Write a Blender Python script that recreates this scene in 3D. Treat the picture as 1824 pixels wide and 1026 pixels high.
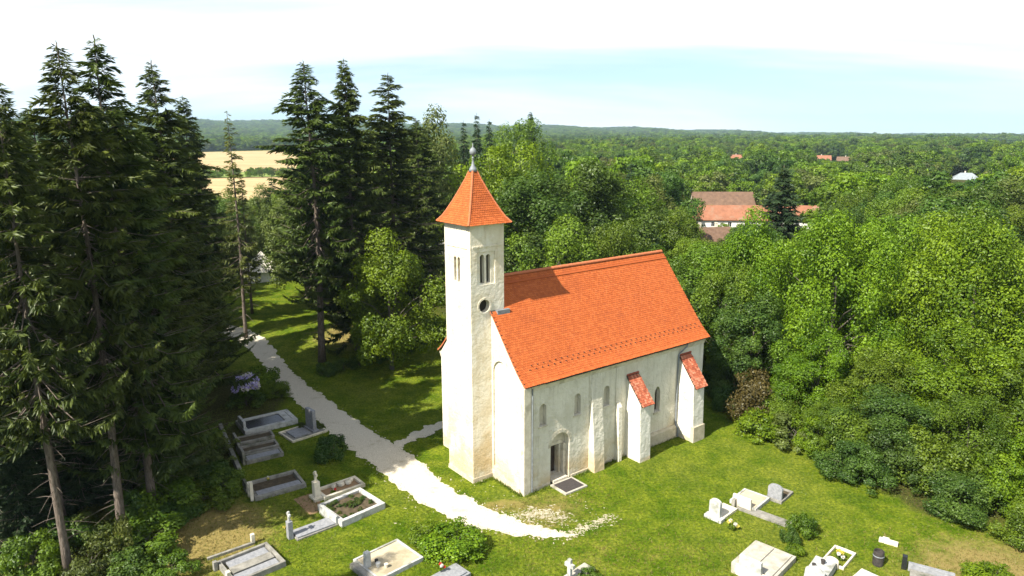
import bpy, bmesh, math, random
import numpy as np
from mathutils import Vector, Matrix, noise

for o in list(bpy.data.objects):
    bpy.data.objects.remove(o, do_unlink=True)
SC = bpy.context.scene
COL = SC.collection
random.seed(7)
RNG = np.random.default_rng(11)
rad = math.radians

# ------------------------------------------------------------------ camera
CAM_H = 23.72
PITCH, ROLL, FPX = 0.2172, 0.0013, 1256.0
cd = bpy.data.cameras.new('camera')
cam = bpy.data.objects.new('camera', cd)
COL.objects.link(cam)
cd.sensor_fit = 'HORIZONTAL'
cd.sensor_width = 36.0
cd.lens = 36.0 * FPX / 1824.0
cd.clip_start = 0.5
cd.clip_end = 30000
cam.location = (0, 0, CAM_H)
cam.matrix_world = (Matrix.Translation((0, 0, CAM_H)) @
                    Matrix.Rotation(math.pi / 2 - PITCH, 4, 'X') @ Matrix.Rotation(-ROLL, 4, 'Z'))
SC.camera = cam

# ------------------------------------------------------------------ light
TH = 0.6591                      # heading of the church axis
SUN_EL = rad(45.0)
SUN_A = TH + rad(5.0)            # direction the sunlight travels over the ground
w = bpy.data.worlds.new('World')
SC.world = w
w.use_nodes = True
nt = w.node_tree
nt.nodes.clear()
def N(t, typ, **kw):
    n = t.nodes.new(typ)
    for k, v in kw.items():
        setattr(n, k, v)
    return n
def mathn(t, op, a, b=None, clamp=False):
    n = t.nodes.new('ShaderNodeMath'); n.operation = op; n.use_clamp = clamp
    for i, v in enumerate((a, b)):
        if v is None: continue
        if isinstance(v, (int, float)): n.inputs[i].default_value = v
        else: t.links.new(v, n.inputs[i])
    return n.outputs[0]
sky = N(nt, 'ShaderNodeTexSky', sky_type='NISHITA', sun_disc=False)
sky.sun_elevation = SUN_EL
sky.sun_rotation = math.atan2(-math.cos(SUN_A), -math.sin(SUN_A))
sky.air_density = 0.8; sky.dust_density = 0.1; sky.ozone_density = 5.0; sky.altitude = 300
bg = N(nt, 'ShaderNodeBackground'); bg.inputs[1].default_value = 0.058
wo = N(nt, 'ShaderNodeOutputWorld')
# thin high cloud sheet: the view direction is carried to a flat layer overhead
tc = N(nt, 'ShaderNodeTexCoord')
sx = N(nt, 'ShaderNodeSeparateXYZ'); nt.links.new(tc.outputs['Generated'], sx.inputs[0])
zz = mathn(nt, 'MAXIMUM', mathn(nt, 'ADD', sx.outputs[2], 0.16), 0.05)
cx_ = mathn(nt, 'DIVIDE', sx.outputs[0], zz); cy_ = mathn(nt, 'DIVIDE', sx.outputs[1], zz)
cv = N(nt, 'ShaderNodeCombineXYZ')
nt.links.new(mathn(nt, 'MULTIPLY', cx_, 0.16), cv.inputs[0]); nt.links.new(mathn(nt, 'MULTIPLY', cy_, 0.50), cv.inputs[1])
nz = N(nt, 'ShaderNodeTexNoise'); nz.inputs['Scale'].default_value = 1.0; nz.inputs['Detail'].default_value = 7
nz.inputs['Roughness'].default_value = 0.55; nz.inputs['Distortion'].default_value = 0.4
cv.inputs[2].default_value = 5.1
nt.links.new(cv.outputs[0], nz.inputs['Vector'])
mr = N(nt, 'ShaderNodeMapRange', interpolation_type='SMOOTHSTEP')
mr.inputs['From Min'].default_value = 0.38; mr.inputs['From Max'].default_value = 0.66
nt.links.new(nz.outputs[0], mr.inputs[0])
mix = N(nt, 'ShaderNodeMix', data_type='RGBA')
mix.inputs[7].default_value = (10.5, 10.9, 11.2, 1)
nt.links.new(mathn(nt, 'MULTIPLY_ADD', mr.outputs[0], 0.68), mix.inputs[0])
mix.inputs[0].links[0].from_node.inputs[2].default_value = 0.30
tint = N(nt, 'ShaderNodeMix', data_type='RGBA', blend_type='MULTIPLY'); tint.inputs[0].default_value = 1.0; tint.inputs[7].default_value = (0.86, 1.10, 1.18, 1)
nt.links.new(sky.outputs[0], tint.inputs[6]); nt.links.new(tint.outputs[2], mix.inputs[6])
nt.links.new(mix.outputs[2], bg.inputs[0]); nt.links.new(bg.outputs[0], wo.inputs[0])

sl_ = bpy.data.lights.new('sun', 'SUN'); sl_.energy = 5.0; sl_.angle = rad(0.5); sl_.color = (1.0, 0.94, 0.82)
sun = bpy.data.objects.new('sun', sl_); COL.objects.link(sun)
_d = Vector((math.cos(SUN_A) * math.cos(SUN_EL), math.sin(SUN_A) * math.cos(SUN_EL), -math.sin(SUN_EL)))
sun.rotation_euler = _d.to_track_quat('-Z', 'Y').to_euler(); sun.location = (-60, -60, 90)

SC.view_settings.view_transform = 'Standard'
SC.view_settings.look = 'None'
SC.view_settings.exposure = 1.2
SC.view_settings.gamma = 1.0
SC.render.engine = 'CYCLES'
SC.cycles.max_bounces = 6
SC.cycles.diffuse_bounces = 3
SC.cycles.transmission_bounces = 3
SC.cycles.volume_bounces = 0

# ------------------------------------------------------------------ helpers
def tag(o, label=None, cat=None, group=None, kind=None):
    if label: o['label'] = label
    if cat: o['category'] = cat
    if group: o['group'] = group
    if kind: o['kind'] = kind
    return o
def empty(name, loc, rz=0.0, label=None, cat=None, group=None):
    o = bpy.data.objects.new(name, None); o.empty_display_size = 0.3
    COL.objects.link(o); o.location = loc; o.rotation_euler = (0, 0, rz)
    return tag(o, label, cat, group)
def link(name, me, mat=None, parent=None, loc=None, rot=None, scale=None):
    o = bpy.data.objects.new(name, me); COL.objects.link(o)
    if mat is not None and not me.materials: me.materials.append(mat)
    if parent is not None: o.parent = parent
    if loc is not None: o.location = loc
    if rot is not None: o.rotation_euler = rot
    if scale is not None: o.scale = scale
    return o

class MB:
    def __init__(s): s.v = []; s.f = []
    def add(s, vs, fs):
        k = len(s.v); s.v += [tuple(p) for p in vs]; s.f += [tuple(i + k for i in f) for f in fs]; return s
    def box(s, x0, x1, y0, y1, z0, z1, tap=0.0):
        t = tap
        return s.add([(x0, y0, z0), (x1, y0, z0), (x1, y1, z0), (x0, y1, z0),
                      (x0 + t, y0 + t, z1), (x1 - t, y0 + t, z1), (x1 - t, y1 - t, z1), (x0 + t, y1 - t, z1)],
                     [(3, 2, 1, 0), (4, 5, 6, 7), (0, 1, 5, 4), (1, 2, 6, 5), (2, 3, 7, 6), (3, 0, 4, 7)])
    def prism(s, poly, axis, a, b):
        """extrude a 2-D polygon; axis x: poly=(y,z), y: poly=(x,z), z: poly=(x,y)"""
        def mk(p, t):
            return {'x': (t, p[0], p[1]), 'y': (p[0], t, p[1]), 'z': (p[0], p[1], t)}[axis]
        n = len(poly)
        vs = [mk(p, a) for p in poly] + [mk(p, b) for p in poly]
        fs = [tuple(range(n)), tuple(range(2 * n - 1, n - 1, -1))]
        fs += [(i, i + n, (i + 1) % n + n, (i + 1) % n) for i in range(n)]
        return s.add(vs, fs)
    def tube(s, pts, rs, n=6, cap=True):
        pts = [Vector(p) for p in pts]; vs = []; fs = []
        for i, p in enumerate(pts):
            d = (pts[min(i + 1, len(pts) - 1)] - pts[max(i - 1, 0)])
            if d.length < 1e-6: d = Vector((0, 0, 1))
            d.normalize()
            a = d.cross(Vector((0.31, 0.95, 0.05)));
            if a.length < 1e-3: a = d.cross(Vector((1, 0, 0)))
            a.normalize(); b = d.cross(a)
            r = rs[i] if hasattr(rs, '__len__') else rs
            for k in range(n):
                t = 2 * math.pi * k / n
                vs.append(p + (a * math.cos(t) + b * math.sin(t)) * r)
        for i in range(len(pts) - 1):
            for k in range(n):
                k2 = (k + 1) % n
                fs.append((i * n + k, i * n + k2, (i + 1) * n + k2, (i + 1) * n + k))
        if cap:
            fs.append(tuple(range(n - 1, -1, -1))); m = (len(pts) - 1) * n; fs.append(tuple(range(m, m + n)))
        return s.add(vs, fs)
    def lathe(s, prof, n=16, c=(0, 0)):
        vs = []; fs = []
        for r, z in prof:
            for k in range(n):
                t = 2 * math.pi * k / n
                vs.append((c[0] + r * math.cos(t), c[1] + r * math.sin(t), z))
        for i in range(len(prof) - 1):
            for k in range(n):
                k2 = (k + 1) % n
                fs.append((i * n + k, i * n + k2, (i + 1) * n + k2, (i + 1) * n + k))
        fs.append(tuple(range(n - 1, -1, -1))); m = (len(prof) - 1) * n; fs.append(tuple(range(m, m + n)))
        return s.add(vs, fs)
    def mesh(s, name, mat=None, smooth=False, fix=True):
        me = bpy.data.meshes.new(name); me.from_pydata(s.v, [], s.f)
        if fix:
            bm = bmesh.new(); bm.from_mesh(me); bmesh.ops.recalc_face_normals(bm, faces=bm.faces); bm.to_mesh(me); bm.free()
        if mat is not None: me.materials.append(mat)
        if smooth: me.shade_smooth()
        me.update(); return me
    def build(s, name, mat, parent=None, smooth=False, fix=True, bevel=0.0, **kw):
        o = link(name, s.mesh(name, mat, smooth, fix), None, parent, **kw)
        if bevel:
            m = o.modifiers.new('bevel', 'BEVEL'); m.width = bevel; m.segments = 2; m.limit_method = 'ANGLE'
        return o

def np_mesh(name, V, F, mat, var=None):
    me = bpy.data.meshes.new(name)
    me.from_pydata(V, [], F)
    if var is not None:
        a = me.attributes.new('var', 'FLOAT', 'FACE'); a.data.foreach_set('value', np.asarray(var, np.float32))
    if mat is not None: me.materials.append(mat)
    me.update(); return me

# ------------------------------------------------------------------ materials
MATS = {}
def new_mat(name):
    m = bpy.data.materials.new(name); m.use_nodes = True; t = m.node_tree; t.nodes.clear()
    out = N(t, 'ShaderNodeOutputMaterial'); b = N(t, 'ShaderNodeBsdfPrincipled')
    t.links.new(b.outputs[0], out.inputs[0]); b.inputs['Roughness'].default_value = 0.85
    b.inputs['Specular IOR Level'].default_value = 0.25
    MATS[name] = m
    return m, t, b, out
def noise_n(t, vec, scale, detail=4, rough=0.55):
    n = N(t, 'ShaderNodeTexNoise'); n.inputs['Scale'].default_value = scale
    n.inputs['Detail'].default_value = detail; n.inputs['Roughness'].default_value = rough
    if vec is not None: t.links.new(vec, n.inputs['Vector'])
    return n.outputs[0]
def ramp(t, fac, stops):
    r = N(t, 'ShaderNodeValToRGB'); cr = r.color_ramp
    while len(cr.elements) < len(stops): cr.elements.new(0.5)
    for e, (p, c) in zip(cr.elements, stops):
        e.position = p; e.color = (c[0], c[1], c[2], 1)
    t.links.new(fac, r.inputs[0]); return r.outputs[0]
def mixc(t, fac, a, b, mode='MIX'):
    n = N(t, 'ShaderNodeMix', data_type='RGBA', blend_type=mode)
    for i, v in ((0, fac), (6, a), (7, b)):
        if isinstance(v, (int, float)): n.inputs[i].default_value = v
        elif isinstance(v, tuple): n.inputs[i].default_value = (v[0], v[1], v[2], 1)
        else: t.links.new(v, n.inputs[i])
    return n.outputs[2]
def maprange(t, v, a, b, c=0.0, d=1.0, smooth=True):
    n = N(t, 'ShaderNodeMapRange'); n.interpolation_type = 'SMOOTHSTEP' if smooth else 'LINEAR'
    t.links.new(v, n.inputs[0])
    for i, x in zip((1, 2, 3, 4), (a, b, c, d)): n.inputs[i].default_value = x
    return n.outputs[0]
def bump(t, h, b, strength=0.4, dist=0.05):
    n = N(t, 'ShaderNodeBump'); n.inputs['Strength'].default_value = strength; n.inputs['Distance'].default_value = dist
    t.links.new(h, n.inputs['Height']); t.links.new(n.outputs[0], b.inputs['Normal'])
def objco(t): return N(t, 'ShaderNodeTexCoord').outputs['Object']
def geopos(t): return N(t, 'ShaderNodeNewGeometry').outputs['Position']

def rough_mat(name, c1, c2, scale=3.0, rough=0.85, bs=0.35, bd=0.02, c3=None, world=True):
    m, t, b, o = new_mat(name)
    p = geopos(t) if world else objco(t)
    n1 = noise_n(t, p, scale, 6, 0.65)
    col = ramp(t, n1, [(0.3, c1), (0.7, c2)])
    if c3:
        n3 = noise_n(t, p, scale * 0.35, 5, 0.6)
        col = mixc(t, maprange(t, n3, 0.52, 0.68), col, c3)
    t.links.new(col, b.inputs[0]); b.inputs['Roughness'].default_value = rough
    bump(t, noise_n(t, p, scale * 6, 5, 0.6), b, bs, bd)
    return m

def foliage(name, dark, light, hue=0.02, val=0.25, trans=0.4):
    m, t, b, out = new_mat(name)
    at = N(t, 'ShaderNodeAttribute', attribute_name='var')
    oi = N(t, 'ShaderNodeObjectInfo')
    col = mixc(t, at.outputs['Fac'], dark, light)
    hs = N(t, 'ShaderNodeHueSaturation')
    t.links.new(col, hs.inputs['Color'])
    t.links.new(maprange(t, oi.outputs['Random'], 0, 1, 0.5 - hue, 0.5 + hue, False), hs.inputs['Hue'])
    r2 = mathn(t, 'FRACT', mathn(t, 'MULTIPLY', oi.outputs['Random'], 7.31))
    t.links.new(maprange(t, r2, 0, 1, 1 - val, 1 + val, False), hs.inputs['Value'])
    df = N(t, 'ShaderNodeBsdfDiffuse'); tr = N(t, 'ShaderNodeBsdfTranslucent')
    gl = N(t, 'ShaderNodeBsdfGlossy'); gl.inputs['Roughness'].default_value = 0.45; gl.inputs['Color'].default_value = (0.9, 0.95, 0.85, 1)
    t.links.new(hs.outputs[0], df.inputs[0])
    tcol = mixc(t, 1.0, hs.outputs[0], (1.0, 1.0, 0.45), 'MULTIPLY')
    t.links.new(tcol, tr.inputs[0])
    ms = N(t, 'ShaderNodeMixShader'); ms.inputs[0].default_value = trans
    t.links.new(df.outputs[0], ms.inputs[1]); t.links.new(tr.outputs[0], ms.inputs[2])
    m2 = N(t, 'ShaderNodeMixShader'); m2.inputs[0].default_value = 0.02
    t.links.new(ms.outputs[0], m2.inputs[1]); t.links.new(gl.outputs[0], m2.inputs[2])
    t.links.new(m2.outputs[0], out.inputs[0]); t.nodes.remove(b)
    return m

# foliage
foliage('leaf_bright', (0.056, 0.116, 0.004), (0.200, 0.305, 0.011), 0.012, 0.12, 0.42)
foliage('leaf_mid', (0.044, 0.090, 0.006), (0.165, 0.250, 0.017), 0.014, 0.22, 0.42)
foliage('leaf_dark', (0.032, 0.072, 0.012), (0.095, 0.158, 0.020), 0.016, 0.22)
foliage('leaf_olive', (0.060, 0.085, 0.016), (0.140, 0.170, 0.035), 0.02, 0.2)
foliage('leaf_red', (0.055, 0.045, 0.012), (0.130, 0.105, 0.026), 0.01, 0.1)
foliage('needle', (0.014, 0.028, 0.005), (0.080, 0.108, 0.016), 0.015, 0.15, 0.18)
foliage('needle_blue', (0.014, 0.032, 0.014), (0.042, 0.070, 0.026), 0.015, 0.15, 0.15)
foliage('needle_larch', (0.060, 0.080, 0.016), (0.130, 0.150, 0.030), 0.015, 0.1, 0.3)
foliage('grass_blade', (0.052, 0.100, 0.005), (0.170, 0.205, 0.020), 0.0, 0.0, 0.3)
foliage('dry_blade', (0.160, 0.130, 0.040), (0.260, 0.210, 0.075), 0.0, 0.0, 0.3)
foliage('petal_white', (0.55, 0.52, 0.50), (0.80, 0.76, 0.74), 0.0, 0.05, 0.25)
foliage('petal_lilac', (0.34, 0.28, 0.68), (0.62, 0.57, 0.90), 0.0, 0.05, 0.25)
foliage('petal_red', (0.45, 0.02, 0.02), (0.62, 0.07, 0.05), 0.0, 0.05, 0.25)
foliage('petal_yellow', (0.55, 0.45, 0.05), (0.7, 0.62, 0.18), 0.0, 0.05, 0.25)

def bark(name, c1, c2):
    m, t, b, o = new_mat(name)
    p = objco(t)
    mp = N(t, 'ShaderNodeMapping'); mp.inputs['Scale'].default_value = (4, 4, 0.9); t.links.new(p, mp.inputs[0])
    n = noise_n(t, mp.outputs[0], 3.0, 7, 0.7)
    t.links.new(ramp(t, n, [(0.32, c1), (0.68, c2)]), b.inputs[0]); bump(t, n, b, 0.7, 0.05)
bark('bark_spruce', (0.050, 0.036, 0.026), (0.200, 0.165, 0.135))
bark('bark_broad', (0.050, 0.042, 0.032), (0.140, 0.125, 0.100))

# ground
def ground_mat():
    m, t, b, o = new_mat('ground')
    p = geopos(t)
    big = noise_n(t, p, 0.09, 5, 0.6); mid = noise_n(t, p, 0.55, 6, 0.7); fine = noise_n(t, p, 5.0, 6, 0.75)
    g = mixc(t, maprange(t, mid, 0.33, 0.68), (0.054, 0.102, 0.004), (0.150, 0.185, 0.016))
    g = mixc(t, maprange(t, big, 0.45, 0.68, 0, 0.55), g, (0.165, 0.175, 0.032))
    g = mixc(t, maprange(t, fine, 0.35, 0.68), mixc(t, 1.0, g, (0.45, 0.52, 0.45), 'MULTIPLY'), mixc(t, 1.0, g, (1.35, 1.25, 1.15), 'MULTIPLY'))
    at = N(t, 'ShaderNodeAttribute', attribute_name='dry')
    dn = mathn(t, 'ADD', at.outputs['Fac'], mathn(t, 'MULTIPLY', mathn(t, 'SUBTRACT', mid, 0.5), 1.3))
    dryc = mixc(t, fine, (0.150, 0.115, 0.035), (0.270, 0.215, 0.080))
    g = mixc(t, mathn(t, 'MULTIPLY', maprange(t, dn, 0.3, 0.85), mathn(t, 'MINIMUM', mathn(t, 'MULTIPLY', at.outputs['Fac'], 4.0), 1.0)), g, dryc)
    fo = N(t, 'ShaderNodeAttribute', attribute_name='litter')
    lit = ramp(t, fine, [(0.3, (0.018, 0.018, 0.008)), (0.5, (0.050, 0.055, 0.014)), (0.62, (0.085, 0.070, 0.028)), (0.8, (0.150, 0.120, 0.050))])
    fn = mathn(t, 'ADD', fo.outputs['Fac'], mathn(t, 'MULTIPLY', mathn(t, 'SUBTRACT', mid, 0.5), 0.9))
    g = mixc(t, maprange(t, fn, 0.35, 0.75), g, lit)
    t.links.new(g, b.inputs[0]); b.inputs['Roughness'].default_value = 0.95; b.inputs['Specular IOR Level'].default_value = 0.05
    bump(t, mathn(t, 'ADD', fine, mathn(t, 'MULTIPLY', mid, 2.0)), b, 0.6, 0.10)
    return m
ground_mat()
def gravel_mat(name, c1, c2, c3):
    m, t, b, o = new_mat(name)
    p = geopos(t)
    fine = noise_n(t, p, 9.0, 6, 0.8); big = noise_n(t, p, 0.7, 5, 0.65)
    vo = N(t, 'ShaderNodeTexVoronoi'); vo.inputs['Scale'].default_value = 14; t.links.new(p, vo.inputs['Vector'])
    c = ramp(t, fine, [(0.28, c1), (0.7, c2)])
    c = mixc(t, maprange(t, big, 0.54, 0.74, 0, 0.7), c, c3)
    t.links.new(c, b.inputs[0]); b.inputs['Roughness'].default_value = 0.95
    bump(t, mathn(t, 'ADD', fine, vo.outputs['Distance']), b, 0.6, 0.04)
    return m
gravel_mat('gravel', (0.38, 0.335, 0.25), (0.66, 0.60, 0.49), (0.30, 0.26, 0.165))
gravel_mat('gravel_thin', (0.26, 0.23, 0.15), (0.48, 0.43, 0.33), (0.20, 0.20, 0.08))
rough_mat('pebble', (0.30, 0.26, 0.19), (0.50, 0.45, 0.36), 2.0)

# masonry
def lime_mat(name, base, worn, stain, damp_h):
    m, t, b, o = new_mat(name)
    p = objco(t)
    sp = N(t, 'ShaderNodeSeparateXYZ'); t.links.new(p, sp.inputs[0])
    mp = N(t, 'ShaderNodeMapping'); mp.inputs['Scale'].default_value = (1.6, 1.6, 0.30); t.links.new(p, mp.inputs[0])
    streak = noise_n(t, mp.outputs[0], 1.6, 6, 0.65)
    patch = noise_n(t, p, 0.55, 6, 0.62); fine = noise_n(t, p, 7.0, 6, 0.7); big = noise_n(t, p, 0.25, 3, 0.5)
    c = mixc(t, maprange(t, patch, 0.40, 0.66), base, worn)
    c = mixc(t, maprange(t, streak, 0.48, 0.72, 0, 0.8), c, stain)
    low = maprange(t, sp.outputs[2], 0.2, damp_h, 0.75, 0.0)
    lown = mathn(t, 'MULTIPLY', low, maprange(t, mathn(t, 'ADD', patch, mathn(t, 'MULTIPLY', big, 0.5)), 0.55, 0.9))
    c = mixc(t, lown, c, (0.52, 0.38, 0.19))
    c = mixc(t, maprange(t, fine, 0.62, 0.75, 0, 0.45), c, (0.40, 0.35, 0.26))
    t.links.new(c, b.inputs[0]); b.inputs['Roughness'].default_value = 0.95
    h = mathn(t, 'ADD', mathn(t, 'MULTIPLY', noise_n(t, p, 2.2, 4, 0.6), 1.6), mathn(t, 'MULTIPLY', fine, 0.5))
    bump(t, h, b, 0.8, 0.10)
    return m
lime_mat('limewash', (0.66, 0.62, 0.52), (0.57, 0.53, 0.43), (0.44, 0.405, 0.32), 2.5)
lime_mat('limewash_clean', (0.70, 0.67, 0.59), (0.58, 0.545, 0.46), (0.46, 0.42, 0.34), 0.4)
lime_mat('limewash_tower', (0.72, 0.67, 0.56), (0.64, 0.57, 0.43), (0.55, 0.47, 0.33), 8.0)
rough_mat('stone_trim', (0.46, 0.41, 0.31), (0.68, 0.62, 0.50), 2.5, c3=(0.38, 0.34, 0.25))
rough_mat('plinth_stone', (0.36, 0.31, 0.22), (0.58, 0.51, 0.38), 2.2, bs=0.6, bd=0.05)
rough_mat('mortar_fill', (0.42, 0.38, 0.29), (0.56, 0.51, 0.41), 3.0)
rough_mat('dark_wood', (0.030, 0.022, 0.016), (0.075, 0.055, 0.038), 6.0, 0.7)
rough_mat('louvre_wood', (0.14, 0.10, 0.055), (0.24, 0.17, 0.09), 6.0, 0.7)
rough_mat('shadow_room', (0.02, 0.018, 0.015), (0.03, 0.026, 0.02), 2.0)  # near-black colour stands in for shade inside the tower openings
rough_mat('zinc', (0.13, 0.14, 0.15), (0.24, 0.26, 0.28), 3.0, 0.5)
rough_mat('mat_rubber', (0.035, 0.030, 0.030), (0.065, 0.055, 0.052), 8.0, 0.9)
rough_mat('iron', (0.025, 0.024, 0.024), (0.07, 0.06, 0.055), 5.0, 0.6)

def tile_mat(name, c1, c2, c3, dirt):
    m, t, b, o = new_mat(name)
    p = objco(t)
    at = N(t, 'ShaderNodeAttribute', attribute_name='var')
    c = ramp(t, at.outputs['Fac'], [(0.0, c1), (0.5, c2), (1.0, c3)])
    n = noise_n(t, p, 0.6, 5, 0.6); f = noise_n(t, p, 12, 4, 0.6)
    c = mixc(t, maprange(t, n, 0.50, 0.75, 0, 0.35), c, dirt)
    c = mixc(t, maprange(t, f, 0.4, 0.8, 0, 0.25), c, dirt)
    t.links.new(c, b.inputs[0]); b.inputs['Roughness'].default_value = 0.8
    bump(t, f, b, 0.25, 0.01)
    return m
tile_mat('tile_new', (0.345, 0.078, 0.018), (0.405, 0.096, 0.022), (0.46, 0.116, 0.029), (0.27, 0.066, 0.022))
tile_mat('tile_hip', (0.42, 0.13, 0.055), (0.48, 0.16, 0.07), (0.54, 0.20, 0.09), (0.36, 0.12, 0.06))
tile_mat('tile_old', (0.26, 0.060, 0.030), (0.42, 0.115, 0.055), (0.52, 0.22, 0.13), (0.22, 0.085, 0.050))

# village
rough_mat('roof_red', (0.20, 0.085, 0.048), (0.30, 0.130, 0.075), 0.9, c3=(0.25, 0.15, 0.10))
rough_mat('roof_brown', (0.10, 0.060, 0.040), (0.17, 0.105, 0.070), 0.9)
rough_mat('roof_grey', (0.20, 0.23, 0.25), (0.27, 0.30, 0.32), 0.8, 0.5)
rough_mat('roof_pale', (0.50, 0.46, 0.38), (0.64, 0.59, 0.50), 0.9)
rough_mat('wall_white', (0.62, 0.60, 0.57), (0.78, 0.76, 0.73), 0.7)
rough_mat('wall_cream', (0.58, 0.52, 0.42), (0.70, 0.64, 0.53), 0.7)
m_, t_, b_, o_ = new_mat('pane'); b_.inputs[0].default_value = (0.02, 0.025, 0.03, 1); b_.inputs['Roughness'].default_value = 0.1; b_.inputs['Specular IOR Level'].default_value = 0.5

# graves
rough_mat('granite_white', (0.30, 0.30, 0.285), (0.52, 0.52, 0.50), 3.0, 0.7, c3=(0.22, 0.22, 0.185))
rough_mat('granite_grey', (0.17, 0.175, 0.19), (0.30, 0.305, 0.32), 6.0, 0.5)
m_, t_, b_, o_ = new_mat('granite_black'); b_.inputs[0].default_value = (0.018, 0.020, 0.022, 1); b_.inputs['Roughness'].default_value = 0.22; b_.inputs['Specular IOR Level'].default_value = 0.5
rough_mat('concrete_old', (0.13, 0.125, 0.11), (0.30, 0.285, 0.25), 2.5, c3=(0.085, 0.09, 0.055), bs=0.5, bd=0.03)
rough_mat('concrete_pale', (0.28, 0.26, 0.21), (0.45, 0.42, 0.36), 2.2, c3=(0.20, 0.19, 0.13))
rough_mat('sandstone', (0.36, 0.30, 0.20), (0.54, 0.46, 0.32), 1.6, c3=(0.28, 0.24, 0.16))
rough_mat('limestone', (0.50, 0.45, 0.35), (0.68, 0.62, 0.50), 2.5, c3=(0.34, 0.31, 0.24))
rough_mat('soil', (0.040, 0.030, 0.018), (0.110, 0.085, 0.050), 3.0, bs=0.8, bd=0.05)
rough_mat('soil_red', (0.20, 0.12, 0.065), (0.30, 0.20, 0.11), 1.6)
rough_mat('terracotta', (0.32, 0.13, 0.07), (0.42, 0.19, 0.10), 3.0)
rough_mat('wood_grey', (0.13, 0.11, 0.09), (0.26, 0.23, 0.19), 4.0)
M = MATS

# ------------------------------------------------------------------ terrain
def sstep(a, b, x):
    t = np.clip((x - a) / (b - a), 0, 1); return t * t * (3 - 2 * t)
def terrain(x, y):
    x = np.asarray(x, float); y = np.asarray(y, float)
    r0 = np.hypot(x - 2, y - 48); r = np.hypot(x, y); az = np.degrees(np.arctan2(x, np.maximum(y, 1e-3)))
    z = -5.0 * sstep(48, 190, r0) - 1.2 * sstep(26, 46, x) * sstep(200, 60, r)
    z = z + 1.3 * np.exp(-((x + 19) ** 2 + (y - 82) ** 2) / 60.0)
    z = z + 1.5 * np.sin(x / 61.0 + 1.3) * np.sin(y / 83.0) * sstep(90, 300, r)
    # far ridge, highest to the left of the view
    el = np.interp(az, [-60, -24, -6, 6, 14, 21, 28, 60], [0.95, 0.88, 0.62, 0.38, 0.14, -0.12, -0.22, -0.25])
    zr = CAM_H + 5200 * np.tan(np.radians(el)) - 14
    z = z + (zr + 5) * sstep(1500, 5200, r) + 10 * np.sin(az * 0.9 + r / 900.0) * sstep(1800, 3500, r) * 0.6
    return z
def tz(x, y): return float(terrain(x, y))

ang = np.concatenate([np.arange(-180, -52, 6.0), np.arange(-52, 52, 0.40), np.arange(52, 180, 6.0)])
rr = [0.0, 6.0, 12.0, 18.0, 24.0]
while rr[-1] < 90: rr.append(rr[-1] + 0.42)
while rr[-1] < 9000: rr.append(rr[-1] * 1.035)
rr = np.array(rr[1:]); na, nr = len(ang), len(rr)
AA, RR = np.meshgrid(np.radians(ang), rr)
gx, gy = RR * np.sin(AA), RR * np.cos(AA); gz = terrain(gx, gy)
V = np.stack([gx, gy, gz], -1).reshape(-1, 3); V = np.vstack([V, [[0, 0, 0.0]]])
ii, jj = np.meshgrid(np.arange(nr - 1), np.arange(na), indexing='ij'); j2 = (jj + 1) % na
F = np.stack([ii * na + jj, (ii + 1) * na + jj, (ii + 1) * na + j2, ii * na + j2], -1).reshape(-1, 4)
Fl = F.tolist() + [[nr * na, j, (j + 1) % na] for j in range(na)]
me = bpy.data.meshes.new('ground'); me.from_pydata(V.tolist(), [], Fl)
X, Y = V[:, 0], V[:, 1]
def blob(cx, cy, sx, sy, a=0.0):
    c, s = math.cos(a), math.sin(a); dx, dy = X - cx, Y - cy
    return np.exp(-(((dx * c + dy * s) / sx) ** 2 + ((-dx * s + dy * c) / sy) ** 2))
dry = (0.85 * blob(-17.5, 37.5, 4.0, 4.5) + 0.9 * blob(-19, 79, 4.5, 5.5) + 0.95 * blob(27, 34.5, 6, 4) + 0.62 * blob(2.5, 41, 4, 2.2, 0.6) + 0.6 * blob(-1.0, 41.9, 2.5, 1.0, 0.3)
       + 0.8 * blob(-20.5, 40, 3.0, 3) + 0.6 * blob(-25, 42, 3, 3) + 0.5 * blob(-12.6, 41.5, 1.6, 2.0) + 0.5 * blob(14, 52, 1.2, 1.2) + 0.35 * blob(7, 36, 7, 3))
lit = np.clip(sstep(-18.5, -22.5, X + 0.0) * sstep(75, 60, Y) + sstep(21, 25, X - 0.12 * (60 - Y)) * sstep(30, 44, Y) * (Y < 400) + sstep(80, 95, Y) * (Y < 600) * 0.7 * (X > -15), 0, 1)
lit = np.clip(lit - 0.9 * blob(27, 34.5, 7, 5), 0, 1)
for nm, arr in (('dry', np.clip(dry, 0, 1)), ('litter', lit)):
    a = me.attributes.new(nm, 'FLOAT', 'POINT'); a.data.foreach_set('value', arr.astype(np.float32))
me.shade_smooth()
ground = link('ground', me, M['ground']); tag(ground, kind='structure')

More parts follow.
